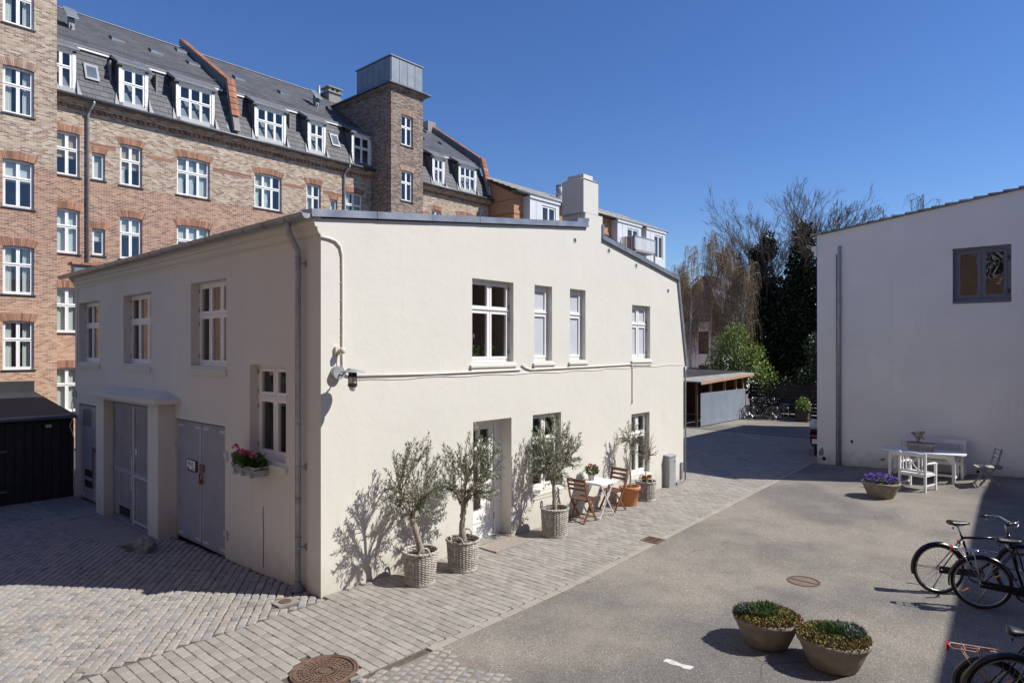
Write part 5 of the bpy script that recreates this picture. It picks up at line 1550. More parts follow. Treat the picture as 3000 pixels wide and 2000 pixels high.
# ------------------------------------------------------------------ bistro table and chairs
bt = thing('bistro_table', 'white folding metal bistro table between the two brown chairs', 'table', (6.24,-.33,0), .0)
m = MB(); w = .29
m.box(-w, w, -w, w, .695, .715); m.box(-w,w,-w,-w+.012,.675,.695); m.box(-w,w,w-.012,w,.675,.695); m.box(-w,-w+.012,-w+.012,w-.012,.675,.695); m.box(w-.012,w,-w+.012,w-.012,.675,.695); m.build('table_top', 'white_metal', bt)
for y in (-.24, .24):
    for s_ in (-1, 1):
        m = MB(); m.bar((s_*.25,y+s_*.012,.69), (-s_*.25,y+s_*.012,.0), .012, .028, (0,1,0)); m.build('leg', 'white_metal', bt)
m = MB(); m.tube([(-.25,-.25,.03),(-.25,.25,.03)], .009, 6); m.build('stretcher', 'white_metal', bt, True); m = MB(); m.tube([(.25,-.25,.03),(.25,.25,.03)], .009, 6); m.build('stretcher', 'white_metal', bt, True); m = MB(); m.tube([(-.12,-.24,.5),(.05,.24,.3)], .006, 5); m.build('stretcher', 'white_metal', bt, True)
pot_plant((6.19,-.22,.715), 'grey pot of red flowers standing on the white bistro table', 'clay_grey', 'leaf_green', 'petal_red', .13, .075, blooms=[(-.08,0,.26),(.09,-.02,.28),(.14,.03,.22),(.02,.05,.30),(.15,-.05,.17)], nleaf=200)
def folding_chair(name, label, loc, rz, fm, sm, group=None, h=.88):
    o = thing(name, label, 'chair', loc, rz, group)
    # faces +x; back leans towards -x
    for y in (-.20, .20):
        m = MB(); m.bar((.20,y,.0), (-.02,y,.30), .020, .042); m.bar((-.02,y,.30), (-.15,y,.50), .020, .042); m.bar((-.15,y,.49), (-.26,y,h), .020, .040); m.build('back_leg', fm, o)
        m = MB(); yy = y*.86; m.bar((-.24,yy,.0), (.13,yy,.43), .020, .040); m.build('front_leg', fm, o)
    for k in range(5):
        m = MB(); x = -.15 + k*.078; m.box(x, x+.062, -.185, .185, .435, .453); m.build('seat_slat', sm, o)
    for y in (-.175, .150): MB().box(-.16,.24,y,y+.025,.41,.434).build('seat_rail', fm, o)
    for k, z in enumerate((h-.04, h-.13, h-.22)):
        m = MB(); x = -.15 - .11*(z-.49)/(h-.49); m.box(x-.012, x+.008, -.19, .19, z-.03 if k == 0 else z-.022, z+.03 if k == 0 else z+.022); m.build('back_slat', fm, o)
    m = MB(); m.tube([(-.17,-.18,.10),(-.17,.18,.10)], .011, 6); m.build('stretcher', fm, o, True); m = MB(); m.tube([(.13,-.19,.09),(.13,.19,.09)], .011, 6); m.build('stretcher', fm, o, True)
    return o
folding_chair('folding_chair', 'reddish-brown folding chair on the near side of the bistro table', (5.69,-.36,0), .05, 'teak', 'teak_dark', 'bistro chairs')
folding_chair('folding_chair', 'reddish-brown folding chair on the far side of the bistro table', (6.80,-.34,0), math.pi-.10, 'teak', 'teak_dark', 'bistro chairs')

# ------------------------------------------------------------------ white garden furniture by the gable
gz = G(14.5,-4.7)
gt = thing('garden_table', 'white oval wooden garden table with a basket on it', 'table', (14.75,-4.68,gz), math.pi/2)
m = MB(); n = 40
def oval(z, s_=1.0): return [(.93*s_*math.copysign(abs(math.cos(6.2832*k/n))**.75, math.cos(6.2832*k/n)), .46*s_*math.copysign(abs(math.sin(6.2832*k/n))**.75, math.sin(6.2832*k/n)), z) for k in range(n)]
m.add(oval(.70)+oval(.73), [tuple(range(n-1,-1,-1)), tuple(range(n,2*n))] + [(k, (k+1) % n, (k+1) % n+n, k+n) for k in range(n)]); m.build('table_top', 'white_wood', gt)
m = MB(); m.box(-.72,.72,-.33,-.305,.60,.70); m.box(-.72,.72,.305,.33,.60,.70); m.box(-.72,-.69,-.305,.305,.60,.70); m.box(.69,.72,-.305,.305,.60,.70); m.build('apron', 'white_wood', gt)
for x in (-.70,.70):
    for y in (-.30,.30):
        m = MB(); m.box(x-.035, x+.035, y-.035, y+.035, 0, .60); s_ = 1 if x < 0 else -1
        m.ext([(x+s_*.035,.60),(x+s_*.16,.60),(x+s_*.035,.50)], 'y', y-.012, y+.012); m.build('leg', 'white_wood', gt)
m = MB(); m.box(-.66,.66,-.03,.03,.12,.17); m.box(-.73,-.67,-.26,.26,.12,.17); m.box(.67,.73,-.26,.26,.12,.17); m.build('stretcher', 'white_wood', gt)
def slat_seat(o, x0, x1, y0, y1, z, n, mat):
    w = (y1-y0)/n
    for k in range(n):
        m = MB(); m.box(x0, x1, y0+k*w+.004, y0+(k+1)*w-.004, z, z+.02); m.build('seat_slat', mat, o)
def crossback(o, x0, x1, y, z0, z1, n, mat):
    """back rest with an X between uprights, in the plane y"""
    MB().box(x0, x1, y-.02, y+.02, z1-.07, z1).build('back_rail', mat, o); MB().box(x0, x1, y-.02, y+.02, z0, z0+.05).build('back_rail', mat, o)
    w = (x1-x0)/n
    for k in range(n):
        a, b = x0+k*w, x0+(k+1)*w
        for f_ in (.10, .24, .76, .90):
            m = MB(); x = lerp(a, b, f_); m.box(x-.014, x+.014, y-.012, y+.012, z0+.05, z1-.07); m.build('back_slat', mat, o)
        m = MB(); p, q = lerp(a,b,.26), lerp(a,b,.74); m.bar((p,y-.004,z0+.05), (q,y-.004,z1-.07), .022, .016, (0,1,0)); m.bar((p,y+.006,z1-.07), (q,y+.006,z0+.05), .022, .016, (0,1,0)); m.build('back_cross', mat, o)
# bench against the wall (local: long axis x, faces -y; turned so that it faces -X)
bn = thing('garden_bench', 'white wooden garden bench with crossed back standing against the gable wall', 'bench', (15.25,-4.76,G(15.2,-4.7)), -math.pi/2)
crossback(bn, -.72, .72, .20, .46, .90, 2, 'white_wood'); slat_seat(bn, -.70, .70, -.28, .18, .42, 6, 'white_wood')
m = MB(); m.box(-.78,.78,.16,.25,.90,.94); m.build('top_rail', 'white_wood', bn)
for x in (-.73,.73):
    for y, h in ((-.27,.62),(.20,.90)):
        m = MB(); m.box(x-.03,x+.03,y-.03,y+.03,0,h); m.build('leg', 'white_wood', bn)
    m = MB(); m.box(x-.035,x+.035,-.33,.18,.62,.655); m.build('armrest', 'white_wood', bn)
m = MB(); m.box(-.70,.70,-.285,-.255,.34,.42); m.build('apron', 'white_wood', bn)
ac = thing('garden_armchair', 'white wooden garden armchair with crossed back in front of the oval table', 'chair', (13.52,-4.76,G(13.5,-4.76)), math.pi/2-.26)
crossback(ac, -.27, .27, .25, .45, .90, 1, 'white_wood'); slat_seat(ac, -.27, .27, -.26, .24, .41, 6, 'white_wood')
m = MB()
for k in range(6):
    a, b = lerp(-.26,.26,k/6), lerp(-.26,.26,(k+1)/6); f_ = lambda x: .90+.035*(1-(x/.26)**2)
    m.add([(a,.23,.895),(b,.23,.895),(b,.23,f_(b)),(a,.23,f_(a)),(a,.27,.895),(b,.27,.895),(b,.27,f_(b)),(a,.27,f_(a))], [(0,1,2,3),(3,2,6,7),(7,6,5,4)])
m.build('top_rail', 'white_wood', ac)
for x in (-.29,.29):
    for y, h in ((-.27,.62),(.25,.93)):
        m = MB(); m.box(x-.025,x+.025,y-.025,y+.025,0,h); m.build('leg', 'white_wood', ac)
    m = MB(); m.tube([(x,.24,.66),(x,.0,.665),(x,-.22,.655),(x,-.30,.63),(x,-.315,.61)], [.026,.028,.032,.032,.03], 8); m.build('armrest', 'white_wood', ac, True)
    m = MB(); m.box(x-.012,x+.012,-.245,.225,.13,.165); m.build('side_rail', 'white_wood', ac); MB().box(x-.014,x+.014,-.245,.225,.36,.41).build('side_rail', 'white_wood', ac)
MB().box(-.265,.265,.235,.265,.35,.41).build('apron', 'white_wood', ac); MB().box(-.265,.265,-.285,-.255,.35,.41).build('apron', 'white_wood', ac)
folding_chair('slatted_folding_chair', 'folding chair with grey steel frame and pale seat slats beside the gable wall', (14.65,-6.02,G(14.6,-6.0)), 1.95, 'galv', 'slat_weathered', h=.92)
pbk = thing('plant_basket', 'low oblong wicker basket with a dry plant on the white garden table', 'basket', (14.78,-4.62,gz+.73), math.pi/2+.1)
m = MB()
def rr_path(hx, hy, z, n=9, bulge=0.0, ph=0):
    pts = []
    for cx, cy, a0 in ((hx-.05,hy-.05,0),(-hx+.05,hy-.05,1.5708),(-hx+.05,-hy+.05,3.1416),(hx-.05,-hy+.05,4.7124)):
        for k in range(n): a = a0+1.5708*k/(n-1); pts.append((cx+.05*math.cos(a), cy+.05*math.sin(a), z))
    return pts
for k in range(9):
    t_ = k/8; m.tube(rr_path(lerp(.27,.30,t_), lerp(.115,.135,t_), .012+.17*t_), .0125, 5, closed=True)
for k in range(-6,7):
    for s_ in (-1,1): m.tube([(k*.042,s_*.115,0),(k*.046,s_*.138,.19)], .008, 4)
m.build('woven_wall', 'wicker', pbk, True)
m = MB(); m.box(-.25,.25,-.10,.10,.01,.15); m.build('liner', 'black_metal', pbk)
m = MB(); m.box(-.05,.23,-.08,.08,.10,.21); m.build('inner_pot', 'zinc_dark', pbk)
m = MB()
for k in range(16):
    a = U(0,6.28); tip = Vector((.06+.10*math.cos(a), .08*math.sin(a), U(.30,.46))); m.tube([(.06,0,.18), Vector((.06,0,.18)).lerp(tip,.5)+Vector((0,0,.03)), tip], .004, 4); clump(m, tip, (.035,.035,.04), 12, .04, .03)
m.build('dry_stems', 'dry_plant', pbk)

# ------------------------------------------------------------------ concrete bowls
def bowl(loc, r, h, label, plant):
    o = thing('concrete_bowl', label, 'planter', loc)
    m = MB(); m.lathe([(r*.60,0),(r*.66,.02),(r*.84,h*.5),(r*.95,h*.80),(r*.97,h*.83),(r*1.0,h*.84),(r*1.0,h),(r*.92,h),(r*.88,h*.86)], 48, cap1=False); m.build('bowl', 'bowl_concrete', o, True)
    m = MB(); m.lathe([(r*.9,h*.86),(r*.5,h*.97),(.02,h*1.0)], 28, cap0=False); m.build('soil', 'soil', o, True)
    plant(o, r, h)
    return o
def scatter(o, name, mat, n, f, L, W, up=1.0):
    m = MB()
    for _ in range(n):
        p = f()
        if p is None: continue
        m.leaf(p, Vector((U(-1,1), U(-1,1), U(.1,1)*up)), L*U(.6,1.3), W*U(.7,1.3))
    m.build(name, mat, o)
def dome(r, h, a, q): return (r*q*math.cos(a), r*q*math.sin(a), h*(.96+.17*(1-q*q)))
def sedum(tuft, tuft2, edge_over):
    def f(o, r, h):
        scatter(o, 'red_stonecrop', 'sedum_red', 2600, lambda: dome(r*.99, h, U(0,6.28), math.sqrt(U(.25,1))), .036, .018)
        scatter(o, 'yellow_stonecrop', 'sedum_yellow', 2200, lambda: dome(r*.97, h*1.03, U(0,6.28), math.sqrt(U(.0,1))), .036, .018)
        def tf(c, w, hh):
            def g():
                a = U(0,6.28); q = math.sqrt(U(0,1)); return (c[0]+w[0]*q*math.cos(a), c[1]+w[1]*q*math.sin(a), h*1.06+U(0,.9)*hh*(1-q*.6))
            return g
        scatter(o, 'green_tuft', 'sedum_green', 1500, tf(tuft[0], tuft[1], .10), .065, .012, 2.0)
        scatter(o, 'blue_tuft', 'sedum_blue', 1200, tf(tuft2[0], tuft2[1], .09), .05, .014, 1.6)
        if edge_over:
            def ov():
                a = edge_over + U(-.6,.6); z = U(0,1); return ((r*1.0+.02*U(0,1))*math.cos(a), (r*1.0+.02*U(0,1))*math.sin(a), h - .13*z*z)
            scatter(o, 'overhanging_stonecrop', 'sedum_red', 500, ov, .030, .016, -.5)
    return f
bowl((2.64,-5.13,0), .365, .33, 'concrete bowl with a bright green grassy tuft among stonecrops', sedum(((-.02,.02),(.20,.14)), ((-.12,.2),(.12,.10)), -.55))
bowl((2.58,-5.87,0), .37, .33, 'concrete bowl with silvery grey-green stonecrops, nearest the bicycles', sedum(((-.02,.02),(.10,.12)), ((.10,-.10),(.20,.18)), None))
def pansies(o, r, h):
    scatter(o, 'leaves', 'leaf_green', 700, lambda: dome(r*.85, h*1.02, U(0,6.28), math.sqrt(U(0,1))), .06, .03)
    m = MB()
    for _ in range(150):
        p = Vector(dome(r*.88, h*1.12, U(0,6.28), math.sqrt(U(0,1)))) + Vector((0,0,U(0,.09)))
        for k in range(5):
            a = 6.28*k/5+U(0,1); m.leaf(p, Vector((math.cos(a), math.sin(a), .3)), .034, .034)
    m.build('blossoms', 'petal_purple', o)
bowl((11.98,-4.30,G(11.98,-4.3)), .40, .36, 'concrete bowl full of purple pansies near the white armchair', pansies)

# ------------------------------------------------------------------ bicycles
def wheel(o, x, r, tyre=.019, rimm='aluminium', reflector=False):
    m = MB(); n = 48
    m.tube([(x+(r-tyre)*math.cos(6.28318*k/n), 0, r+(r-tyre)*math.sin(6.28318*k/n)) for k in range(n)], tyre, 8, closed=True)
    w = m.build('wheel', 'rubber', o, True)
    m = MB(); q = r-2*tyre-.006
    m.tube([(x+q*math.cos(6.28318*k/n), 0, r+q*math.sin(6.28318*k/n)) for k in range(n)], .011, 6, closed=True); m.build('rim', rimm, w, True)
    m = MB()
    for k in range(32):
        a = 6.28318*k/32; b = a + (.5 if k % 4 < 2 else -.5); s_ = .022 if k % 2 else -.022
        m.tube([(x+.02*math.cos(b), s_, r+.02*math.sin(b)), (x+q*math.cos(a), 0, r+q*math.sin(a))], .0013, 3, cap=False)
    m.build('spokes', 'aluminium', w)
    m = MB(); m.tube([(x,-.05,r),(x,.05,r)], .022, 10); m.tube([(x,-.07,r),(x,.07,r)], .009, 8); m.build('hub', 'aluminium', w, True)
    if reflector:
        for a in (.6, 3.7):
            m = MB(); m.bar((x+q*.55*math.cos(a), -.012, r+q*.55*math.sin(a)), (x+q*.85*math.cos(a), -.012, r+q*.85*math.sin(a)), .006, .035, (0,1,0))
            m.build('reflector', 'orange_plastic', w)
    return w
def bicycle(label, loc, rz, r=.345, topbar=True, rack=None, fm='black_paint', mudm='black_paint', saddle_h=.97, lean=.06, steer=.0, reflector=False, rimm='aluminium', guard=True, group=None, loz=1.0):
    o = thing('bicycle', label, 'bicycle', loc, rz, group)
    o.rotation_euler = (lean, 0, rz)
    fx = 1.08*loz
    wheel(o, 0, r, reflector=reflector, rimm=rimm); wheel(o, fx, r, reflector=reflector, rimm=rimm)
    bb = Vector((.46*loz,0,.285)); st_ = Vector((.315*loz,0,.80)); ht = Vector((.925*loz,0,.84)); hb = Vector((.965*loz,0,.66))
    m = MB()
    m.tube([bb, st_, st_+(st_-bb).normalized()*.03], .016, 10); m.tube([hb, ht], .020, 10)
    m.tube([bb, hb], .018, 10)
    if topbar: m.tube([st_-Vector((0,0,.02)), ht-Vector((-.005,0,.05))], .0165, 10)
    else:
        m.tube([bb.lerp(st_,.42), lerp(Vector(bb),Vector(hb),.55)+Vector((0,0,.06)), hb+Vector((-.01,0,.10))], .0155, 10)
    for s_ in (-1, 1):
        m.tube([(0,s_*.06,r), (bb.x-.06,s_*.035,bb.z+.0)], .009, 8); m.tube([(0,s_*.06,r), (st_.x+.01,s_*.025,st_.z-.04)], .008, 8)
    m.tube([bb+Vector((0,-.04,0)), bb+Vector((0,.04,0))], .024, 12)
    m.build('frame', fm, o, True)
    m = MB()
    for s_ in (-1, 1): m.tube([(fx,s_*.055,r), (fx-.035,s_*.05,r+.18), (hb.x+.012,s_*.045,r+.36*r/.345), (hb.x+.004,s_*.02,hb.z-.015)], .010, 8)
    m.tube([(hb.x+.004,-.05,hb.z-.02),(hb.x+.004,.05,hb.z-.02)], .014, 8); m.build('fork', fm, o, True)
    m = MB(); sp_ = Vector((st_.x-.055,0,saddle_h-.06))
    m.tube([st_, sp_], .0125, 8); m.build('seat_post', 'chrome', o, True)
    # saddle: wide tail, narrow nose
    m = MB(); n = 11; V = []; F = []; k2 = 8
    for i in range(n):
        t_ = i/(n-1); x = sp_.x - .11 + t_*.27
        w = lerp(.098, .022, t_**.75) if t_ > .08 else .075
        h = .030*(1-.5*t_)
        zc = saddle_h - .02 + .018*(1-t_)**2*(1 if t_ < .5 else .6) + .008*t_
        for k in range(k2):
            a = 6.28318*k/k2; V.append((x, w*math.cos(a), zc + h*math.sin(a)*(1 if math.sin(a) > 0 else 1.3) - .012*abs(math.cos(a))))
    for i in range(n-1):
        for k in range(k2): F.append((i*k2+k, i*k2+(k+1) % k2, (i+1)*k2+(k+1) % k2, (i+1)*k2+k))
    F += [tuple(range(k2-1,-1,-1)), tuple(range((n-1)*k2, n*k2))]
    m.add(V, F); sd = m.build('saddle', 'leather', o, True)
    m = MB()
    for s_ in (-.03,.03): m.tube([(sp_.x-.07,s_*1.6,saddle_h-.045),(sp_.x+.02,s_*.8,saddle_h-.062),(sp_.x+.13,s_*.4,saddle_h-.03)], .004, 5)
    m.tube([(sp_.x-.08,-.05,saddle_h-.06),(sp_.x-.08,-.05,saddle_h-.09),(sp_.x-.08,-.02,saddle_h-.09)], .008, 5); m.build('springs', 'black_metal', sd)
    # handlebar: upright swept back
    m = MB(); hs = ht + (ht-hb).normalized()*.13
    m.tube([ht, hs], .012, 8); m.tube([hs, hs+Vector((.05,0,.03))], .014, 8)
    c = hs+Vector((.05,0,.035))
    for s_ in (-1, 1): m.tube([c, c+Vector((.02,s_*.09,.015)), c+Vector((.0,s_*.19,.045)), c+Vector((-.06,s_*.25,.045)), c+Vector((-.17,s_*.275,.035))], .0115, 8)
    hbz = m.build('handlebar', 'chrome', o, True)
    for s_ in (-1, 1):
        g = MB(); g.tube([c+Vector((-.11,s_*.266,.038)), c+Vector((-.22,s_*.285,.030))], .017, 8); g.build('grip', 'leather', hbz, True)
        g = MB(); g.tube([c+Vector((-.03,s_*.24,.03)), c+Vector((-.06,s_*.25,-.02)), c+Vector((-.16,s_*.27,-.01))], .006, 6); g.build('brake_lever', 'chrome', hbz, True)
    g = MB(); g.tube([c+Vector((-.03,.2,.03)), c+Vector((.12,.08,.05)), c+Vector((.13,0,-.1)), hb+Vector((.03,0,.02))], .003, 5); g.build('brake_cable', 'black_metal', hbz)
    # mudguards
    for (x, a0, a1) in ((0, .35, 3.35), (fx, 1.0, 3.3)):
        m = MB(); n = 26; V = []; R2 = r+.020
        for k in range(n+1):
            a = lerp(a0, a1, k/n)
            for (q, y) in ((R2-.012,-.03),(R2+.004,-.018),(R2+.008,0),(R2+.004,.018),(R2-.012,.03)): V.append((x+q*math.cos(a), y, r+q*math.sin(a)))
        m.add(V, [(k*5+j, k*5+j+1, (k+1)*5+j+1, (k+1)*5+j) for k in range(n) for j in range(4)])
        for s_ in (-.045,.045):
            a = a1-.35; m.tube([(x,s_,r),(x+R2*math.cos(a),s_*.6,r+R2*math.sin(a))], .003, 4)
        m.build('mudguard', mudm, o, True)
    # drive side
    m = MB()
    if guard:
        m.bar((-.02,-.055,r+.005), (bb.x+.06,-.055,bb.z+.015), .012, .095, (0,0,1))
    m.tube([(bb.x+.10*math.cos(6.28318*k/24), -.05, bb.z+.10*math.sin(6.28318*k/24)) for k in range(24)], .012, 5, closed=True)
    m.build('chain_guard', 'black_metal', o)
    m = MB(); m.bar(bb+Vector((0,-.065,0)), bb+Vector((.10,-.07,-.13)), .012, .022, (0,1,0)); m.bar(bb+Vector((0,.065,0)), bb+Vector((-.10,.07,.13)), .012, .022, (0,1,0)); cr = m.build('crank', 'aluminium', o)
    for p in ((.10,-.12,-.13), (-.10,.12,.13)):
        m = MB(); q = bb+Vector(p); m.box(q.x-.045, q.x+.045, q.y-.045, q.y+.045, q.z-.011, q.z+.011); m.build('pedal', 'black_metal', o)
    m = MB(); m.tube([(.10,.08,r-.04),(.02,.20,.02)], .009, 6); m.build('kickstand', 'aluminium', o, True)
    if rack:
        m = MB(); z = r*2+.075
        m.tube([(-.30,-.06,z),(-.32,0,z),(-.30,.06,z),(.06,.065,z),(.18,.03,z),(.06,-.065,z)], .006, 6, closed=True)
        for x in (-.20,-.08,.04): m.tube([(x,-.065,z),(x,.065,z)], .005, 5)
        m.tube([(-.28,.0,z+.004),(.06,.0,z+.004)], .005, 5)
        for s_ in (-.06,.06): m.tube([(0,s_,r),(-.10,s_,z)], .005, 5); m.tube([(0,s_,r),(-.24,s_,z)], .005, 5)
        rk_ = m.build('luggage_rack', rack, o, True)
        m = MB(); m.box(-.345,-.325,-.04,.04,z-.04,z+.02); m.build('rear_light', 'red_plastic', rk_)
    else:
        m = MB(); m.box(st_.x-.055,st_.x-.03,-.02,.02,st_.z-.10,st_.z-.06); m.build('rear_light', 'red_plastic', o)
    return o
BG = 'bicycles parked at the right edge'
bicycle('black bicycle with a crossbar, its rear wheel in the sun', (5.80,-6.36,0), RAD(-53.4), saddle_h=1.0, group=BG, lean=-.05)
bicycle('black bicycle with a chrome luggage rack, second from the sun', (5.54,-6.86,0), RAD(-73), topbar=True, rack='chrome', saddle_h=.96, group=BG, lean=.05, reflector=True)
bicycle('small-wheeled bicycle with a pinkish rack, low at the right edge', (2.50,-7.24,0), RAD(-74), r=.27, topbar=False, rack='rack_pink', saddle_h=.86, group=BG, lean=.05, reflector=True, fm='black_metal', loz=.92)
bicycle('black bicycle cut off by the bottom right corner, showing its pale rim', (2.36,-7.38,0), RAD(-62), topbar=True, saddle_h=.95, group=BG, lean=.10, reflector=True, rimm='aluminium', guard=True)
FG = 'bicycles by the far shed'
bicycle('dark bicycle leaning at the corner of the corrugated shed', (27.15,4.55,0), RAD(-68), saddle_h=1.0, group=FG, lean=.08)
for o_ in (bicycle('bicycle with bright rims, front of the pair before the dark fence', (26.95,3.60,0), RAD(106), saddle_h=1.0, rimm='chrome', group=FG, lean=-.06),
           bicycle('bicycle behind the bright-rimmed one, before the dark fence', (27.6,3.35,0), RAD(104), saddle_h=1.0, rimm='chrome', rack='chrome', group=FG, lean=.04)): pass

# motor scooter half hidden by the gable corner
sc_ = thing('motor_scooter', 'dark motor scooter with pale top box half hidden behind the gable corner', 'scooter', (17.4,-1.25,0), RAD(14))
wheel(sc_, -.05, .26, .045); wheel(sc_, 1.22, .26, .045)
m = MB()
body = [(-.25,.42),(-.30,.62),(-.20,.78),(.25,.80),(.48,.70),(.55,.38),(.98,.34),(1.06,.85),(1.0,1.02),(1.10,1.02),(1.20,.60),(1.12,.30),(.90,.22),(.40,.22),(.10,.36)]
m.ext(body, 'y', -.15, .15); m.build('body', 'black_paint', sc_)
m = MB(); m.ext([(-.28,.78),(-.24,.86),(.10,.90),(.45,.82),(.46,.74),(.0,.76)], 'y', -.14, .14); m.build('seat', 'leather', sc_)
m = MB(); m.lathe([(.12,0),(.17,.06),(.175,.18),(.14,.27),(.05,.30)], 20, (-.32,0,.88)); m.build('top_box', 'helmet_grey', sc_, True)
m = MB(); m.tube([(1.02,-.32,1.08),(1.04,0,1.04),(1.02,.32,1.08)], .016, 8); m.tube([(1.05,.2,1.06),(1.03,.30,1.28)], .006, 5); m.build('handlebar', 'chrome', sc_, True)
m = MB(); m.box(1.0,1.06,.24,.36,1.26,1.34); m.build('mirror', 'black_metal', sc_)
m = MB(); m.box(-.33,-.315,-.10,.10,.40,.55); m.build('number_plate', 'white_paint', sc_)
m = MB(); m.box(-.315,-.29,-.12,.12,.60,.68); m.build('rear_light', 'red_plastic', sc_)

# ------------------------------------------------------------------ trees
def grow(mb, p, d, L, r, depth, spread, up, segs, droop=0.0, minr=.004, tips=None, shrink=.72):
    q = p; dd = d.normalized(); pts = [p]; rad = [r]
    for i in range(segs):
        dd = (dd + Vector((U(-1,1),U(-1,1),U(-1,1)))*.16 + Vector((0,0,up))*.10 - Vector((0,0,droop))*.2).normalized()
        q = q + dd*(L/segs); pts.append(q); rad.append(lerp(r, r*.62, (i+1)/segs))
    mb.tube(pts, rad, 6 if r > .05 else 4 if r > .015 else 3, cap=False)
    if tips is not None and depth <= 1: tips.append((q, dd))
    if depth <= 0: return
    nb = 2 if U(0,1) < .35 else 3
    for k in range(nb):
        i = segs if k == 0 else rng.randint(max(1, segs-2), segs)
        nd = (dd + Vector((U(-1,1),U(-1,1),U(-.6,1)))*spread*(0.6 if k == 0 else 1.0)).normalized()
        grow(mb, pts[i], nd, L*shrink*U(.8,1.15), max(minr, rad[i]*(.78 if k == 0 else .6)), depth-1, spread, up, segs, droop, minr, tips, shrink)

def leafcloud(mb, c, rad, n, L, W, shell=.35):
    for _ in range(n):
        while True:
            d = Vector((U(-1,1),U(-1,1),U(-1,1)))
            if .02 < d.length < 1: break
        d = d.normalized()*(1 - shell*U(0,1)**1.5*1.6 if U(0,1) < .7 else U(.2,1))
        mb.leaf(Vector(c)+Vector((d.x*rad[0], d.y*rad[1], d.z*rad[2])), d.normalized()+Vector((U(-1,1),U(-1,1),U(-1,.4)))*.9, L*U(.6,1.3), W*U(.7,1.2))

# ivy-clad tree with bare crown
rng = random.Random(31)
iv = thing('ivy_clad_tree', 'tall ivy-clad tree with bare twigs above, between the shed and the gable', 'tree', (33.5,5.3,0))
m = MB()
for (dx, dy, tz, ly) in ((0,.7,7.6,.2),(.4,-.6,8.2,-.3),(-.2,.2,6.8,.0)):
    base = Vector((dx*.5,dy*.5,-.2)); top = Vector((dx, dy+ly, tz))
    m.tube([base, base.lerp(top,.5)+Vector((.1,.05,0)), top], [.30,.22,.13], 10)
    for k in range(7): grow(m, base.lerp(top, U(.55,1.0)), Vector((U(-.6,.6), U(-.85,.85)+ly, U(.6,1.0))), 1.72, .075, 6, .62, .35, 3, minr=.008, shrink=.76)
for k in range(7): grow(m, Vector((0,.6,U(2.6,6.0))), Vector((U(-.4,.4), U(.8,1.3), U(.25,.7))), 1.35, .06, 5, .5, .3, 3, minr=.010, shrink=.74)
for k in range(5): grow(m, Vector((0,-.6,U(5.5,8.0))), Vector((U(-.4,.4), -U(.8,1.3), U(.5,1.0))), 1.8, .06, 5, .5, .3, 3, minr=.010, shrink=.74)
m.build('trunk', 'bare_bark', iv, True)
m = MB()
for (x, y, z, a, b, c, n) in ((0,.3,1.8,1.2,2.0,2.2,5000),(0,.2,4.2,1.2,1.95,2.2,6000),(.1,1.5,3.4,1.0,.9,1.7,2200),(.3,-1.2,3.4,1.2,1.2,3.0,5000),(.0,1.2,6.6,.8,.75,1.8,2600),(.3,-.9,7.4,.9,.85,2.2,3400),(.0,.3,6.0,.9,1.2,1.6,2600),(.3,-1.0,9.7,.6,.55,1.0,1100),(0,1.5,8.6,.5,.45,1.0,900),(.2,-2.2,3.0,.9,1.0,2.6,2400),(.0,.9,9.4,.4,.4,.8,500),(.2,-1.6,6.2,.9,.9,2.6,3600),(.0,1.7,5.0,.7,.6,1.8,1500)):
    leafcloud(m, (x,y,z), (a,b,c), n, .20, .16, .55)
m.build('ivy', 'leaf_ivy', iv)
# birches
def birch(loc, label, h, seed, lean=(0,0), nst=2):
    global rng
    keep = rng; rng = random.Random(seed)
    o = thing('birch_tree', label, 'tree', loc, 0, 'weeping birches behind the shed')
    m = MB(); tw = MB(); lf_ = MB()
    for s_ in range(nst):
        b = Vector((U(-.25,.25),U(-.35,.35),-.2)); e = Vector((lean[0]+U(-.5,.5), lean[1]+(s_-.5*(nst-1))*1.0, h*U(.86,1.0)))
        P = [b, b.lerp(e,.35)+Vector((U(-.15,.15),U(-.15,.15),0)), b.lerp(e,.7)+Vector((U(-.15,.15),U(-.15,.15),0)), e]
        m.tube(P, [.11,.075,.035,.006], 8)
        for k in range(42):
            t_ = U(.42,1.0); i = min(2, int(t_*3)); p = P[i].lerp(P[i+1], t_*3-i)
            a = U(0,6.28); L = lerp(1.9, .5, t_)*U(.7,1.2)
            q1 = p + Vector((math.cos(a),math.sin(a),.9))*L*.5; q2 = q1 + Vector((math.cos(a)*.5,math.sin(a)*.5,.05))*L*.5
            m.tube([p, q1, q2], [.03*(1.15-t_)+.006,.012,.006], 5)
            for j in range(17):
                st_ = p.lerp(q1, U(.35,1)) if U(0,1) < .45 else q1.lerp(q2, U(0,1.1))
                D = U(.6,2.3)*lerp(1.1,.6,t_); wx, wy = U(-.22,.22), U(-.22,.22)
                Q = [st_, st_+Vector((wx*.5,wy*.5,.05)), st_+Vector((wx,wy,-D*.35)), st_+Vector((wx*1.2,wy*1.2,-D*.7)), st_+Vector((wx*1.25,wy*1.25,-D))]
                tw.tube(Q, [.0055,.0055,.005,.004,.003], 3, cap=False)
                for q in range(5):
                    u_ = U(.25,1)*4; i2 = min(3,int(u_)); pp = Q[i2].lerp(Q[i2+1], u_-i2)
                    lf_.leaf(pp, Vector((U(-1,1),U(-1,1),-1.2)), U(.05,.10), .022)
    m.build('trunk', 'birch_bark', o, True); tw.build('twigs', 'birch_twig', o); lf_.build('catkins', 'birch_twig', o)
    rng = keep
birch((29.5,9.2,0), 'slender birch with drooping brown twigs nearest the house corner', 9.3, 41, (0,0.3))
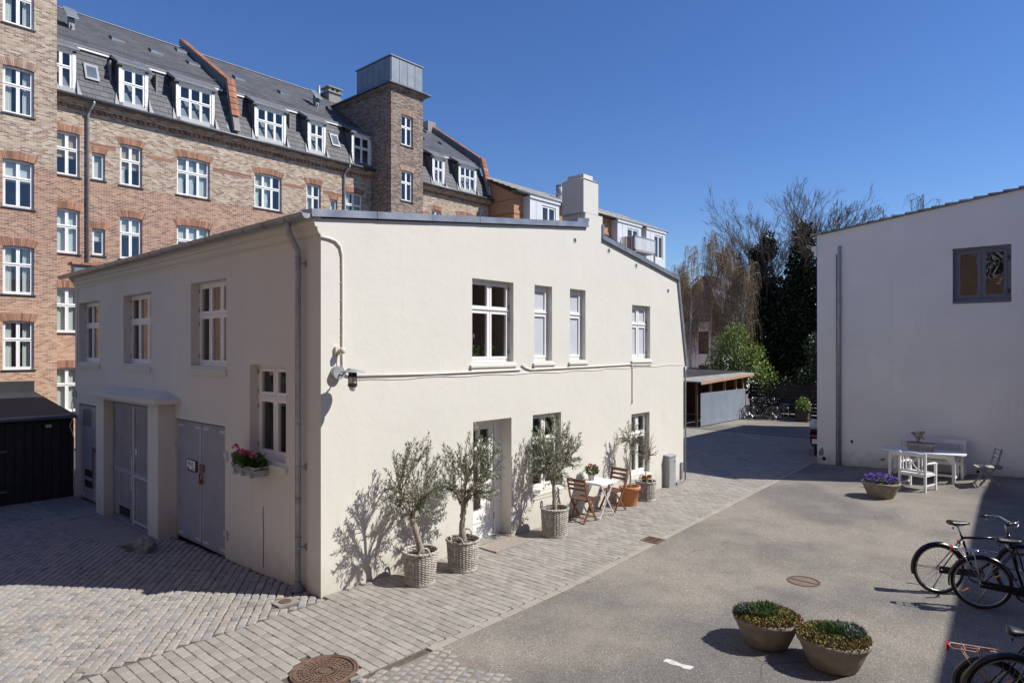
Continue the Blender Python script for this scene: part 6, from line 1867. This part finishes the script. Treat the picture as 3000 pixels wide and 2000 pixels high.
birch((31.0,8.4,0), 'tallest of the drooping birches behind the shed', 10.6, 42, (0,-.2))
birch((30.2,6.9,0), 'drooping birch closest to the ivy-clad tree', 8.7, 43, (.2,-.5))
# green shrub
gs = thing('green_shrub', 'bright green leafy shrub behind the bicycle shed', 'shrub', (28.4,6.0,0))
m = MB()
for k in range(12): a = U(0,6.28); m.tube([(0,0,-.1),(math.cos(a)*.4,math.sin(a)*.5,1.6),(math.cos(a)*.9,math.sin(a)*1.0,3.4)], [.04,.03,.01], 5)
m.build('stems', 'bare_bark', gs)
m = MB()
for (x, y, z, r_, n) in ((0,0,2.4,1.15,2600),(-.1,.5,3.4,.9,1700),(.1,-.7,3.0,.9,1500),(0,0,4.2,.65,900),(0,1.0,2.4,.8,1000),(0,-1.4,2.0,.8,900)): leafcloud(m, (x,y,z), (r_*.9,r_,r_), n, .12, .07, .6)
m.build('foliage', 'leaf_spring', gs)
gd = thing('dark_evergreen_bush', 'dark glossy evergreen bush spilling over the fence beside the gable', 'shrub', (29.8,1.6,0))
m = MB()
for k in range(8): a = U(0,6.28); m.tube([(0,0,-.1),(math.cos(a)*.5,math.sin(a)*.6,2.2)], [.04,.012], 5)
m.build('stems', 'bare_bark', gd)
m = MB()
for (x, y, z, r_, n) in ((-.2,.8,1.6,1.1,1800),(-.2,-.3,2.2,1.2,2000),(-.4,.2,3.4,1.1,1600),(0,-1.2,3.0,1.1,1500),(-.5,1.8,1.3,.8,900)): leafcloud(m, (x,y,z), (r_*.8,r_,r_), n, .13, .09, .5)
m.build('foliage', 'leaf_dark', gd)
# tips of a birch seen over the verge tiles
def far_tips(loc, label, h, seed):
    global rng
    keep = rng; rng = random.Random(seed)
    o = thing('bare_birch', label, 'tree', loc)
    m = MB(); m.tube([(0,0,-.2),(.1,.1,h*.5),(0,0,h)], [.16,.1,.02], 7)
    for k in range(60):
        z = h*U(.62,1.0); a = U(0,6.28); L = U(.4,1.1)
        q = Vector((math.cos(a)*L*.5, math.sin(a)*L*.5, z+L*.5)); m.tube([(0,0,z), q, q+Vector((math.cos(a)*L*.4,math.sin(a)*L*.4,-.15))], [.012,.008,.005], 4)
        for j in range(9):
            D = U(.3,.9); e = q.lerp(q+Vector((math.cos(a)*L*.4,math.sin(a)*L*.4,-.15)), U(0,1)); m.tube([e, e+Vector((U(-.1,.1),U(-.1,.1),.06)), e+Vector((U(-.2,.2),U(-.2,.2),-D))], [.005,.005,.004], 3, cap=False)
    m.build('branches', 'bare_bark', o)
    rng = keep
far_tips((40,1.6,0), 'bare birch tips over the lower end of the tiled verge', 12.0, 51)
far_tips((40,-.5,0), 'bare birch tips standing higher above the middle of the tiled verge', 12.2, 52)
# small bush in a trough by the fence
tb_ = thing('planter_box', 'wooden planter with a small green bush before the dark fence', 'planter', (27.5,2.35,0))
m = MB(); m.box(-.25,.25,-.3,.3,0,.45); m.build('box', 'shed_wood', tb_)
m = MB(); leafcloud(m, (0,0,.75), (.3,.35,.4), 700, .09, .06, .6); m.build('foliage', 'leaf_spring', tb_)
